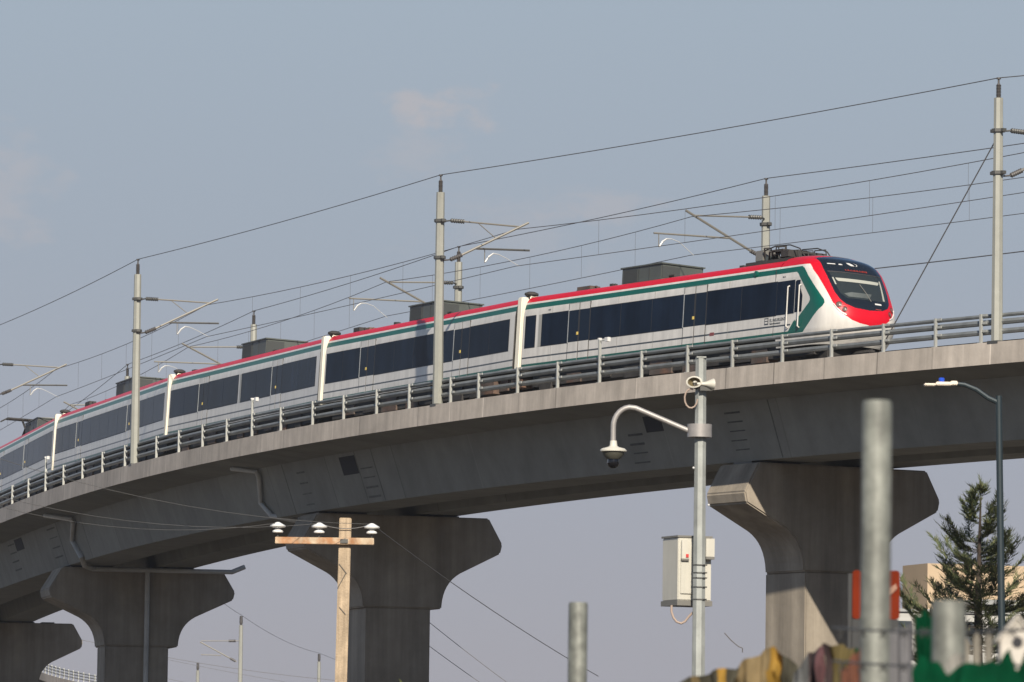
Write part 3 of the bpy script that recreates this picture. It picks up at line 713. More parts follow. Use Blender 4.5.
def text_on(parent, body, size, mtx, mt_, name, ext=.003):
    cu = bpy.data.curves.new(name, 'FONT'); cu.body = body; cu.size = size; cu.extrude = ext; cu.align_x = 'LEFT'
    o = bpy.data.objects.new(name, cu); COL.objects.link(o)
    dg = bpy.context.evaluated_depsgraph_get(); me = bpy.data.meshes.new_from_object(o.evaluated_get(dg))
    bpy.data.objects.remove(o); me.materials.clear(); me.materials.append(mt_)
    n = bpy.data.objects.new(name, me); COL.objects.link(n); n.parent = parent; n.matrix_local = mtx; return n
def side_mtx(y, z): return Matrix.Translation((SX - .004, y, z)) @ Matrix(((0, 0, -1, 0), (-1, 0, 0, 0), (0, 1, 0, 0), (0, 0, 0, 1)))
text_on(body1, 'EL INSURGENTE', .145, side_mtx(5.58, 1.88), M_BLACKL, 'side_lettering')
text_on(body1, 'TREN INTERURBANO', .07, side_mtx(5.58, 1.79), M_BLACKL, 'side_lettering')
for bd_, y in ((body1, 4.9), (body1, 20.2)): text_on(bd_, 'ML 01', .07, side_mtx(y, 3.28), M_BLACKL, 'side_lettering')
m = MB(); m.box((SX - .006, 9.05, 1.67), (SX + .01, 9.32, 1.78)); m.build('warning_plate', mat('dim_maroon', (.22, .05, .05), .5), body1)
m = MB(); m.lathe([(.01, .04), (.06, .05), (.11, 0.03), (.10, -.05), (.03, -.08)], 14, 0, Matrix.Translation((SX + .03, 6.62, 3.53)) @ Matrix.Rotation(R(-90), 4, 'Y')); m.build('side_camera', M_TEAL, body1, smooth=True)
# front skirt / coupler
m = MB(); m.box((-.95, 2.7, .45), (.95, 4.4, 1.02)); m.tube([(0, 1.5, .75), (0, 3, .75)], .14, 10); m.build('coupler', M_UNDER, body1, bevel=.05)

# ------------------------------------------------------------------ catenary masts
def ringbox(m, z, r, k=1): m.tube([(0, 0, z - .05), (0, 0, z + .05)], r, 8, k)
def mast(s, off, H, label, hb=0.0, arm='near', armdz=0.0, low=0.0):
    x, y, a = at(s); p = pt(s, off, 0)
    t = thing('catenary_mast', label, 'catenary mast', (p.x, p.y, DECK + low), a, 'catenary masts along the viaduct')
    z0 = -low
    m = MB(); m.tube([(0, 0, 0), (0, 0, z0 + H)], [.185, .145], 8, 0, rot=R(22.5)); m.build('shaft', M_MAST, t)
    m = MB(); m.box((-.19, -.24, z0 - .05), (.19, .24, z0 + .04)); m.build('base_plate', M_FIT, t)
    for q in (H - 1.0, H - 2.3):
        m = MB(); m.tube([(0, 0, z0 + q - .05), (0, 0, z0 + q + .05)], .215, 8, rot=R(22.5)); m.box((-.07, -.30, z0 + q - .05), (.07, .30, z0 + q + .05)); m.build('clamp', M_FIT, t)
    m = MB(); prof = [(.04, 0)]
    for k in range(9): prof += [(.085, .03 + k * .045), (.06, .052 + k * .045)]
    prof += [(.03, .46), (.03, .58), (.07, .58), (.07, .63)]
    m.lathe(prof, 10, 0, Matrix.Translation((0, 0, z0 + H))); m.build('insulator', M_INS, t)
    g = 1 if arm == 'near' else -1
    if arm:
        d = armdz
        def P(o, h): return (g * o, -.25, z0 + h + d)
        ins = lambda A, B: None
        for (o0, h0, o1, h1) in ((.30, 6.5, .80, 6.49), (.30, 5.12, .72, 5.30)):
            m = MB(); m.tube([(g * .12, -.1, z0 + h0 + d - .02), P(o0, h0)], .03, 6)
            n_ = 11; pts_ = [P(o0 + (o1 - o0) * k / n_, h0 + (h1 - h0) * k / n_) for k in range(n_ + 1)]
            m.tube(pts_, [.085 if k % 2 else .06 for k in range(n_ + 1)], 8); m.build('arm_insulator', M_FIT if h0 > 6 else M_INS, t)
        m = MB(); m.tube([P(.80, 6.49), P(3.0, 6.42)], .033, 6); m.build('top_tube', M_ARM, t)
        m = MB(); m.tube([P(.72, 5.30), P(3.3, 6.58)], .045, 6); m.build('bracket_tube', M_ARM, t)
        if g > 0:
            m = MB(); m.tube([P(1.35, 6.47), P(2.05, 5.96)], .018, 5); m.build('stay', M_ARM, t)
            m = MB(); m.tube([P(1.25, 5.56), P(3.35, 5.60)], .04, 6); m.build('registration_tube', M_FIT, t)
            m = MB(); m.tube([P(1.62, 5.57), P(1.62, 5.08)], .018, 5); m.build('drop_bracket', M_ARM, t)
            sa = [(1.64, 5.10), (1.78, 5.30), (1.95, 5.42), (2.15, 5.40), (2.45, 5.28), (2.97, 5.02)]
        else:
            m = MB(); m.tube([P(1.5, 5.70), P(4.55, 5.72)], .035, 6); m.build('registration_tube', M_ARM, t)
            m = MB(); m.tube([P(4.35, 5.71), P(4.35, 5.24)], .018, 5); m.build('drop_bracket', M_ARM, t)
            sa = [(4.33, 5.25), (4.20, 5.44), (4.05, 5.54), (3.85, 5.55), (3.55, 5.46), (2.97, 5.02)]
        m = MB(); m.tube([P(*q) for q in sa], [.03, .04, .03, .016, .013, .012], 6); m.build('steady_arm', M_STEADY, t)
    return t
mast(52.2, .21, 7.5, 'tall grey catenary mast at the right, with a guy wire running down to the railing')
mast(86.75, .21, 7.5, 'grey catenary mast standing in front of the train at the picture centre-left')
mast(124.8, .21, 7.75, 'grey catenary mast near the left edge, in front of the fourth carriage', armdz=.25)
mast(163.8, .21, 8.1, 'catenary mast just beyond the left edge, only its white bracket arms in the picture', armdz=.45)
mast(81.5, 10.45, 7.5, 'catenary mast rising behind the leading carriage beside its folded roof pantograph', arm='far', armdz=.20)
mast(113.0, 10.45, 7.65, 'catenary mast rising behind the second carriage roof unit, just right of a nearer mast', arm='far', armdz=.3)
mast(152.3, 10.45, 8.2, 'short-looking dark-tipped catenary mast behind the third carriage roof unit', arm='far', armdz=.65)
mast(195.8, 10.45, 9.0, 'catenary mast of which only the dark insulator tip shows above the fourth carriage', arm='far', armdz=1.0)
mast(47.0, 10.45, 7.5, 'far-side catenary mast outside the right edge of the picture', arm='far', armdz=.2)
fx = at(352)
mast(352, W - .05, 8.0, 'small pale catenary mast seen through the gap between the two left piers', arm=None)
def far_mast(x, y, ztop, label, arms=True):
    t = thing('catenary_mast', label, 'catenary mast', (x, y, ztop - 9.0), 0, 'catenary masts along the viaduct')
    m = MB(); m.tube([(0, 0, -9), (0, 0, 8.0)], [.26, .19], 8); m.build('shaft', M_MAST, t)
    m = MB(); m.tube([(0, 0, 8.0), (0, 0, 8.25), (0, 0, 8.9)], [.1, .17, .15], 8); m.build('insulator', M_INS, t)
    if arms:
        m = MB(); m.tube([(-.2, 0, 6.45), (-3.9, 0, 6.40)], .05, 6); m.tube([(-.4, 0, 4.4), (-4.0, 0, 6.3)], .07, 6); m.tube([(-1.9, 0, 5.0), (-3.9, 0, 5.05)], .05, 6)
        m.build('cantilever', M_ARM, t)
        m = MB(); m.tube([(-.5, 0, 6.45), (-1.2, 0, 6.44)], .13, 8); m.build('arm_insulator', M_INS, t)
        m = MB(); m.tube([(-.5, 0, 4.45), (-1.0, 0, 4.72)], .12, 8); m.build('arm_insulator', M_INS, t)
    return t
far_mast(-26.3, 640, 26.9, 'distant catenary mast with bracket arms, just right of the left pier')
far_mast(-22.05, 760, 27.3, 'tiny distant catenary mast just left of the timber utility pole', False)
far_mast(-36.2, 760, 26.1, 'tiny distant catenary mast with dark tip, lowest of those beside the left pier', False)

# ------------------------------------------------------------------ overhead wires
def wire_pts(A, B, sag, n=10):
    return [A.lerp(B, k / n) - Vector((0, 0, sag * 4 * (k / n) * (1 - k / n))) for k in range(n + 1)]
def chain(name, label, supports, sag, r, group='overhead wires', mats=M_WIRE):
    org = supports[0].copy(); pts = []
    for A, B in zip(supports, supports[1:]):
        q = wire_pts(A, B, sag if not callable(sag) else sag(A, B)); pts += q if not pts else q[1:]
    m = MB(); m.tube([p - org for p in pts], r, 5)
    o = m.build(name, mats, None, loc=org); tag(o, label, 'wire', group); return o
nm = [(12., 7.5), (52.2, 7.5), (86.75, 7.5), (124.8, 7.75), (163.8, 8.1), (205., 8.3), (250, 8.4)]
fm = [(10., 7.5), (47., 7.5), (81.5, 7.5), (113., 7.65), (152.3, 8.2), (195.8, 9.0), (245, 9.1)]
chain('feeder_wire', 'topmost wire joining the tips of the near catenary masts', [pt(s, .21, h + .62) for s, h in nm], .10, .016)
chain('feeder_wire', 'wire joining the tips of the far-side catenary masts', [pt(s, 10.45, h + .62) for s, h in fm], .10, .016)
chain('return_wire', 'thin wire low along the far-side masts, meeting the train roof line', [pt(s, 10.2, 4.5) for s in (12, 47, 81.5, 113)], .12, .02)
def catenary(name, label, sup, off, hm, hc, dzs):
    org = pt(sup[0], off, hc); t = thing(name, label, 'wire', org, 0, 'overhead wires')
    mp, cp = [], []
    for k in range(len(sup) - 1):
        A = pt(sup[k], off, hm + dzs[k]); B = pt(sup[k + 1], off, hm + dzs[k + 1]); A2 = pt(sup[k], off, hc + dzs[k]); B2 = pt(sup[k + 1], off, hc + dzs[k + 1])
        q = wire_pts(A, B, .22, 12); q2 = wire_pts(A2, B2, .04, 12)
        mp += q if not mp else q[1:]; cp += q2 if not cp else q2[1:]
        for j in (2, 4, 6, 8, 10):
            m = MB(); m.tube([q[j] - org, q2[j] - org], .005, 4); m.build('dropper', M_WIRE, t)
    m = MB(); m.tube([p - org for p in mp], .014, 5); m.build('messenger_wire', M_WIRE, t)
    m = MB(); m.tube([p - org for p in cp], .013, 5); m.build('contact_wire', M_WIRE, t)
catenary('catenary_wire', 'pair of overhead wires with droppers above the train', [12, 51.9, 86.3, 124.1, 163, 205, 250], 2.95, 6.3, 5.0, [0, 0, 0, .25, .45, .6, .6])
catenary('catenary_wire', 'pair of overhead wires with droppers over the far track', [10, 47, 81.5, 113, 152.3, 195.8, 245], 7.50, 6.55, 5.2, [0, 0, .05, .2, .55, .9, .9])
# guy wire of the right mast
A, B = pt(52.2, .21, 6.35), pt(58.0, .3, .1); m = MB(); m.tube([(0, 0, 0), B - A], .020, 6)
tag(m.build('guy_wire', M_WIRE, None, loc=A), 'slanting guy wire from the right-hand mast down past the train nose', 'wire')
# distant wires around the far masts
fw = [((-29.3, 560, 29.3), (-26.3, 640, 26.9), 'faint wire between the distant mast tips beside the left pier'),
      ((-26.3, 640, 26.9), (-22.05, 760, 27.3), 'faint wire from the distant mast towards the timber pole'),
      ((-22.05, 760, 27.3), (-10, 900, 27.6), 'faint wire passing behind the timber pole to the middle pier'),
      ((-44, 640, 24.7), (-17, 640, 20.6), 'faint wire sloping below the distant bracket arms')]
for a, b, l in fw: chain('distant_wire', l, [Vector(a), Vector(b)], .5, .022, 'distant wires')
for (y1, y2, l) in ((25.3, 21.2, 'upper faint wire crossing the distant mast'), (23.2, 19.3, 'lower faint wire crossing the distant mast')):
    chain('distant_wire', l, [Vector((-41, 700, y1)), Vector((-17, 700, y2))], .3, .018, 'distant wires')

# ------------------------------------------------------------------ timber utility pole with its wires
up = thing('utility_pole', 'weathered square timber utility pole with crossarm in front of the dark pier', 'utility pole', (-3.53, 135, 0), 0)
lean = math.atan2(.12, 9.06)
mtl = Matrix.Rotation(lean, 4, 'Y')
m = MB(); m.box((-.125, -.125, -.5), (.125, .125, 9.06), 0, mtl); m.build('post', M_TIMBER, up, bevel=.015)
m = MB(); m.box((-1.33, -.235, 8.50), (.72, -.128, 8.64), 0); m.build('crossarm', M_TIMBR, up, bevel=.008)
m = MB(); m.tube([(.1, -.26, 8.57), (.1, .15, 8.57)], .04, 8); m.box((.02, -.262, 8.53), (.18, -.236, 8.61)); m.build('bolt_plate', M_FIT, up)
m = MB()
for a_, b_ in (((-.06, 8.1), (.12, 7.9)), ((-.08, 7.6), (.10, 7.9)), ((-.04, 7.2), (.11, 7.05))): m.tube([(a_[0] + .06, -.14, a_[1]), (b_[0] + .04, -.14, b_[1])], .008, 5)
m.build('ground_wire', M_FIT, up)
ins_x = (-1.28, -.42, .67)
for x in ins_x:
    m = MB(); m.tube([(x, -.18, 8.64), (x, -.18, 8.74)], .018, 6, 1)
    m.lathe([(.03, 8.72), (.11, 8.735), (.115, 8.76), (.06, 8.80), (.035, 8.82), (.16, 8.845), (.17, 8.87), (.10, 8.91), (.05, 8.94), (.02, 8.95)], 18, 0, Matrix.Translation((x, -.18, 0)))
    m.build('insulator', [M_PORC, M_FIT], up, smooth=True)
U = Vector((-3.53, 135, 0))
tips = [U + Vector((x, -.18, 8.93)) for x in ins_x]
ends_l = [Vector((-10.2, 127.5, 8.83)), Vector((-10.2, 127.5, 9.03)), Vector((-10.2, 127.5, 9.78))]
for tp, e, l in zip(tips, ends_l, ('lower power wire crossing the girder to the leftmost porcelain insulator', 'middle power wire crossing the girder to the second porcelain insulator', 'upper power wire crossing the girder and the railing at the left')):
    chain('power_wire', l, [e, tp], .30, .005, 'power wires of the timber pole', mat('aluminium_line', (.12, .12, .118), .6))
chain('power_wire', 'thin power wire sloping down right across the middle pier', [tips[2], Vector((2.2, 158, 6.55))], .12, .009, 'power wires of the timber pole')
chain('power_wire', 'short slack jumper between two porcelain insulators', [tips[1], tips[2]], .10, .009, 'power wires of the timber pole')
for (a, b, l) in (((-5.5, 262, 13.7), (.6, 262, 9.0), 'upper thin wire sloping down behind the middle pier'), ((-5.5, 262, 12.6), (.6, 262, 8.3), 'lower thin wire sloping down behind the middle pier')):
    chain('distant_wire', l, [Vector(a), Vector(b)], .1, .013, 'distant wires')

# ------------------------------------------------------------------ surveillance pole and what hangs on it
cp = thing('camera_pole', 'galvanised octagonal pole with a hooked arm in front of the viaduct', 'pole', (2.94, 100, 0), 0)
m = MB(); m.tube([(0, 0, 0), (-.02, 0, 9.70)], [.125, .088], 8, rot=R(22.5)); m.box((-.09, -.09, 9.695), (.06, .09, 9.715)); m.build('shaft', M_POLE, cp)
m = MB(); m.tube([(-.03, 0, 8.47), (-.03, 0, 8.67)], .19, 24); m.build('clamp_band', M_STAIN, cp, smooth=True)
m = MB(); pts_ = [Vector((-.2, 0, 8.57)), Vector((-1.02, 0, 8.91))]
for k in range(1, 9):
    q = k / 8 * R(105); pts_.append(Vector((-1.06 - .30 * math.sin(q * .86), 0, 8.92 - .26 * (1 - math.cos(q)) + .03 * math.sin(q))))
pts_ += [Vector((-1.36, 0, 8.5)), Vector((-1.36, 0, 8.33))]
m.tube(pts_, .042, 12); m.build('arm', M_STAIN, cp, smooth=True, autosmooth=60)
for z in (6.50, 6.38, 6.30, 6.16, 5.97):
    m = MB(); m.tube([(0, 0, z - .008), (0, 0, z + .008)], .118, 8, rot=R(22.5)); m.build('strap', M_FIT, cp)
for z in (7.99, 7.42):
    m = MB(); m.lathe([(.01, 0), (.018, .01), (.018, .03), (.01, .04)], 10, 0, Matrix.Translation((-.12 if z > 7.6 else .12, -.09, z)) @ Matrix.Rotation(R(90), 4, 'X')); m.build('bolt_cap', M_CHROME, cp)
dc = thing('dome_camera', 'white shaded dome camera with black globe hanging from the hooked arm', 'security camera', (1.585, 100, 8.30), 0)
m = MB(); m.lathe([(.05, .10), (.06, .02), (.09, 0), (.175, -.02), (.205, -.045), (.205, -.065), (.17, -.075), (.05, -.075)], 28, [0, 0, 0, 0, 0, 0, 0], None); m.build('sun_shield', M_HORN, dc, smooth=True)
m = MB(); m.lathe([(.175, -.078), (.155, -.13), (.10, -.185), (.05, -.186)], 28, 0); m.build('housing', M_SHADE, dc, smooth=True)
m = MB(); prof = [(.085, -.187)] + [(.095 * math.cos(a), -.235 - .095 * math.sin(a)) for a in [k * math.pi / 16 for k in range(8)]] + [(.012, -.328)]
m.lathe(prof, 24, 0); m.build('dome', M_DOME, dc, smooth=True)
def horn(x, z, rot, label):
    t = thing('horn_loudspeaker', label, 'loudspeaker', (x, 99.85, z), 0, 'loudspeakers on the camera pole')
    mtx = Matrix.Rotation(rot, 4, 'Z') @ Matrix.Rotation(R(90), 4, 'X') @ Matrix.Diagonal((.86, .60, .75, 1))
    m = MB(); m.lathe([(.04, -.28), (.05, -.16), (.07, -.08), (.11, -.01), (.145, .05), (.15, .07), (.118, .075), (.085, .0), (.06, -.04), (.02, -.045)], 24, [0, 0, 0, 0, 0, 0, 1, 1, 1], mtx); m.build('horn', [M_HORN, M_HORNI], t, smooth=True, autosmooth=50)
    m = MB(); m.lathe([(.035, -.08), (.04, .0), (.02, .045), (.005, .05)], 14, 0, mtx); m.build('driver_cone', M_HORN, t, smooth=True)
    m = MB(); m.box((-.015, -.02, -.1), (.015, .16, .02), 0, Matrix.Rotation(rot, 4, 'Z')); m.build('bracket', M_FIT, t)
horn(2.825, 9.31, R(-14), 'cream horn loudspeaker on the left of the camera pole, mouth towards the viewer')
horn(3.06, 9.28, R(102), 'cream horn loudspeaker on the right of the camera pole, mouth turned right')
m = MB(); m.tube([(-.06 + .10 * math.cos(R(70 + 26 * k)), 0, -.16 + .15 * math.sin(R(70 + 26 * k))) for k in range(12)], .013, 8)
tag(m.build('cable_loop', M_CABLE, None, smooth=True, loc=(2.83, 99.86, 9.22)), 'beige cable looped below the loudspeakers', 'cable')
bx = thing('control_cabinet', 'cream metal equipment cabinet strapped behind the camera pole', 'equipment box', (2.75, 100.48, 5.88), R(24))
m = MB(); m.box((-.29, -.29, .08), (.28, .27, 1.05)); m.build('housing', M_CAB, bx, bevel=.012)
m = MB(); m.box((-.305, -.305, 1.05), (.295, .285, 1.08)); m.build('lid', M_CABG, bx)
m = MB(); m.box((-.305, -.305, 0), (.295, .285, .08)); m.build('plinth', M_CABG, bx)
m = MB(); m.box((-.25, -.312, .18), (-.0, -.292, .98)); m.build('door', M_CAB, bx, bevel=.006)
m = MB(); m.box((-.25, -.345, .72), (-.14, -.314, 1.0)); m.build('lock_cover', M_CAB, bx)
m = MB(); m.box((-.255, -.35, .69), (-.13, -.314, .72)); m.build('lock_sill', M_CABG, bx)
m = MB(); m.box((-.185, -.36, .74), (-.14, -.346, .79)); m.build('red_sticker', mat('sticker_red', (.55, .05, .05), .5), bx)
m = MB(); m.box((.14, -.39, .76), (.285, -.292, 1.04)); m.build('side_box', M_CAB, bx)
m = MB(); m.box((.14, -.395, .72), (.285, -.293, .758)); m.build('side_box_sill', M_CABG, bx)
m = MB(); m.tube([(-.37, 0, -.02), (-.37, 0, -.12), (-.34, -.02, -.21), (-.29, -.03, -.275), (-.22, -.03, -.30), (-.16, -.03, -.27), (-.10, -.03, -.19), (-.04, -.05, -.13)], .018, 8)
tag(m.build('conduit', M_CABLE, None, smooth=True, loc=(2.88, 100.1, 5.90)), 'brown flexible conduit looping under the equipment cabinet', 'cable')

# ------------------------------------------------------------------ street lamp at the right
sl = thing('street_lamp', 'dark slender street lamp with cream head at the right, in front of the tree', 'street lamp', (8.47, 110, 0), 0)
m = MB(); m.tube([(0, 0, 0), (-.20, 0, 9.92)], [.075, .055], 10); m.build('pole', M_LAMPP, sl, smooth=True)
m = MB(); m.tube([(-.20, 0, 9.80), (-.38, 0, 9.88), (-.58, 0, 10.02), (-.78, 0, 10.10), (-.95, 0, 10.12)], [.045, .042, .04, .036, .034], 8); m.build('arm', M_LAMPP, sl, smooth=True)
m = MB(); m.box((-1.02, -.05, 10.09), (-.90, .05, 10.16)); m.box((-1.27, -.09, 10.08), (-1.0, .09, 10.14)); m.box((-1.47, -.12, 10.07), (-1.27, .12, 10.11)); m.build('lamp_head', M_CREAM, sl, bevel=.012)
m = MB(); m.lathe([(.045, 10.142), (.05, 10.155), (.05, 10.20), (.03, 10.215)], 14, 0, Matrix.Translation((-1.17, 0, 0))); m.build('photocell', M_BLUE, sl, smooth=True)

# ------------------------------------------------------------------ foreground fence line
def tubepost(x, y, top, r, label, leanx=0.0):
    t = thing('pipe_post', label, 'fence post', (x, y, 0), 0, 'galvanised pipe posts in the foreground')
    m = MB(); m.lathe([(r, -.3), (r, top - .012), (r * .93, top - .003), (r * .9, top), (r * .8, top - .006), (.005, top - .008)], 28); m.build('pipe', M_TUBE, t, smooth=True)
    return t
tubepost(1.225, 21.7, 3.30, .050, 'tallest galvanised pipe post, in front of the right pier')
tubepost(1.355, 20.0, 2.56, .052, 'short thick galvanised pipe post at the lower right, in front of the tree')
tubepost(.375, 35.0, 3.17, .052, 'lone galvanised pipe post rising at the bottom centre')
hz = thing('hazard_marker', 'orange marker panel on a dark frame behind the tallest pipe post', 'marker post', (2.25, 40, 0), 0)
def rrect(x0, x1, z0, z1, r):
    o = []
    for cx, cz, a0 in ((x1 - r, z1 - r, 0), (x0 + r, z1 - r, 90), (x0 + r, z0 + r, 180), (x1 - r, z0 + r, 270)):
        o += [(cx + r * math.cos(R(a0 + 22.5 * k)), cz + r * math.sin(R(a0 + 22.5 * k))) for k in range(5)]
    return o
for x0, x1 in ((-.135, -.085), (.06, .155)):
    m = MB(); m.prism(rrect(x0, x1, 3.30, 3.60, .02), -.02, .02, lambda a, b, d: (a, d, b)); m.build('orange_panel', M_ORANGE, hz)
m = MB(); m.box((-.16, .0, 0), (-.135, .03, 3.58)); m.box((-.135, -.02, 0), (-.06, .02, 3.298)); m.box((.07, -.02, 2.9), (.15, .02, 3.298)); m.box((-.16, .021, 3.26), (.15, .03, 3.30)); m.build('frame', M_BLACKP, hz)
m = MB(); m.prism([(.02, 3.43), (.07, 3.47), (.13, 3.52), (.14, 3.49), (.08, 3.43)], -.03, -.021, lambda a, b, d: (a, d, b)); m.build('torn_sticker', mat('faded_sticker', (.30, .17, .12), .8), hz)

def cloth(name, x0, x1, y, topf, bot, seed, label, cols, amp=.05, nu=40, nv=24, cat='cloth', group='rags and sheets along the fence', th=.006, fold=5):
    rr = random.Random(seed); ph = [rr.random() * 6.28 for _ in range(6)]
    m = MB()
    def P(u, v):
        x = x0 + (x1 - x0) * u; zt = topf(u); z = zt + (bot - zt) * v
        d = amp * (math.sin(u * fold + ph[0]) * v + .6 * math.sin(u * fold * 2.3 + ph[1] + v * 2) * v + .4 * math.sin(v * 7 + ph[2] + u * 3)) + .008 * math.sin(u * 23 + ph[3])
        q_ = Vector((x * 14 + seed, z * 10, seed * 3.1)); d += amp * 1.3 * noise.noise(q_) + amp * .7 * noise.noise(q_ * 2.7)
        return Vector((x + .3 * d, y + d, z + .006 * math.sin(u * 17 + ph[4])))
    for side in (0, 1):
        g = [[m.vert(P(i / nu, j / nv) + Vector((0, th * side, 0))) for j in range(nv + 1)] for i in range(nu + 1)]
        for i in range(nu):
            for j in range(nv):
                u = i / nu; k = 0
                for q, (edge, ci) in enumerate(cols):
                    if u + .06 * math.sin(j * .4 + ph[5]) >= edge: k = ci
                m.face((g[i][j], g[i + 1][j], g[i + 1][j + 1], g[i][j + 1]) if side else (g[i][j], g[i][j + 1], g[i + 1][j + 1], g[i + 1][j]), k)
    mats = [mat('rag_olive', (.045, .042, .028), .9, var=.2, vscale=6), mat('rag_yellow', (.27, .155, .02), .85, var=.2, vscale=6), mat('rag_tan', (.19, .14, .068), .9, var=.15, vscale=6), mat('rag_maroon', (.038, .024, .026), .9, var=.2, vscale=6),
            mat('rag_grey', (.10, .105, .11), .9, var=.25, vscale=8), mat('rag_pink', (.075, .032, .036), .9, var=.2, vscale=6), mat('rag_mustard', (.085, .065, .02), .9, var=.2, vscale=6), mat('rag_green', (.001, .042, .018), .95, var=.35, vscale=14, spec=.08),
            mat('sheet_grey', (.13, .13, .14), .7, var=.12, vscale=5), mat('sheet_rust', (.13, .05, .03), .8, var=.35, vscale=9), mat('rag_white', (.26, .255, .235), .8, var=.3, vscale=10)]
    o = m.build(name, mats, None, smooth=True, fix=False, autosmooth=80); return tag(o, label, cat, group)
tp = lambda xs, zs_: (lambda u: lerp(u, xs, zs_))
cloth('hanging_rag', .70, 1.04, 28.3, tp([0, .2, .6, 1], [2.50, 2.555, 2.60, 2.63]), 1.5, 1, 'olive and yellow striped rag at the left end of the fence line', [(0, 2), (.08, 0), (.30, 2), (.4, 0), (.62, 1), (.72, 0)], .06)
cloth('hanging_rag', .98, 1.24, 28.0, tp([0, .35, .6, .8, 1], [2.60, 2.66, 2.695, 2.66, 2.61]), 1.5, 5, 'tan and yellow rag in a peaked fold in front of the right pier', [(0, 2), (.30, 2), (.52, 1), (.70, 0)], .07)
cloth('hanging_rag', 1.20, 1.36, 27.7, tp([0, .5, 1], [2.56, 2.66, 2.70]), 1.5, 9, 'grey rag with dull maroon edge draped on the fence', [(0, 4), (.45, 3), (.75, 5)], .06)
cloth('hanging_rag', 1.34, 1.50, 27.4, tp([0, .4, 1], [2.685, 2.685, 2.66]), 1.5, 13, 'mustard rag beside the dark marker frame', [(0, 3), (.2, 6), (.8, 7)], .05)
cloth('metal_sheet', 1.17, 1.285, 22.9, tp([0, .5, 1], [2.42, 2.50, 2.545]), 1.2, 21, 'rusty brown sheet leaning at the foot of the tallest pipe post', [(0, 9)], .012, cat='sheet')
cloth('metal_sheet', 1.275, 1.42, 22.8, tp([0, 1], [2.545, 2.60]), 1.2, 23, 'grey sheet standing right of the tallest pipe post', [(0, 8)], .012, cat='sheet')
cloth('net_strip', 1.40, 1.47, 22.4, tp([0, .5, 1], [2.60, 2.63, 2.58]), 1.2, 27, 'narrow upright green net strip left of the short pipe post', [(0, 7)], .03, cat='netting')
jag = [2.30 + .05 * rnd.random() + (.03 if k % 2 else 0) + .05 * k / 22 for k in range(23)]
cloth('net_strip', 1.22, 1.80, 19.6, tp([k / 22 for k in range(23)], jag), 1.2, 31, 'jagged green netting along the bottom right corner', [(0, 7)], .03, nu=66, cat='netting')
cloth('hanging_rag', 1.32, 1.42, 19.75, tp([0, .4, 1], [2.34, 2.40, 2.33]), 1.3, 33, 'torn whitish plastic scrap at the foot of the short pipe post', [(0, 10)], .03)
# pickets and small bird house on the fence behind
for k, (x, z) in enumerate(((1.512, 2.49), (1.55, 2.50), (1.585, 2.52), (1.625, 2.53))):
    m = MB(); m.box((-.012, -.01, 0), (.012, .01, z)); m.prism([(-.012, z), (.012, z), (0, z + .025)], -.01, .01, lambda a, b, d: (a, d, b))
    tag(m.build('fence_picket', mat('picket_wood', (.20, .185, .155), .9, var=.3, vscale=12), None, loc=(x, 22.0, 0)), 'thin weathered picket among the row right of the short pipe post', 'picket', 'pickets right of the short pipe post')
bh = thing('bird_house', 'white gabled little box with a dark hole at the right edge', 'bird house', (1.64, 21.0, 0), 0)
m = MB(); m.prism([(-.055, 2.38), (.055, 2.38), (.055, 2.48), (0, 2.545), (-.055, 2.48)], -.06, .06, lambda a, b, d: (a, d, b)); m.build('box', mat('weathered_white', (.5, .47, .42), .8, var=.3, vscale=14), bh)
m = MB(); m.lathe([(.018, 0), (.018, .006)], 14, 0, Matrix.Translation((0, -.058, 2.47)) @ Matrix.Rotation(R(90), 4, 'X')); m.build('entry_hole', M_DARK, bh)
m = MB()
for sg in (-1, 1): m.prism([(0, 2.548), (sg * .07, 2.465), (sg * .07, 2.475), (0, 2.560)], -.07, .07, lambda a, b, d: (a, d, b))
m.build('roof', mat('roof_board', (.5, .47, .42), .85, var=.3, vscale=12), bh)
m = MB(); m.box((-.02, -.02, 0), (.02, .02, 2.38)); m.build('stake', M_TIMBER, bh)
# barbed wire strung between the posts
A, B = Vector((.95, 22.3, 2.56)), Vector((1.42, 19.7, 2.50))
for zz, lab in ((0, 'barbed wire strung across the two right pipe posts'), (-.11, 'lower barbed wire strand across the two right pipe posts')):
    m = MB(); P0 = Vector((1.08, 21.62, 2.535 + zz)); P1 = Vector((1.75, 19.4, 2.47 + zz)); d = P1 - P0
    m.tube([p - P0 for p in wire_pts(P0, P1, .02)], .004, 5)
    for k in range(12):
        q = d * ((k + .5) / 12) - Vector((0, 0, .02)); m.tube([q + Vector((-.012, 0, -.015)), q + Vector((.012, 0, .015))], .003, 4); m.tube([q + Vector((.012, 0, -.015)), q + Vector((-.012, 0, .015))], .003, 4)
    tag(m.build('barbed_wire', M_FIT, None, loc=P0), lab, 'wire', 'barbed wire strands')

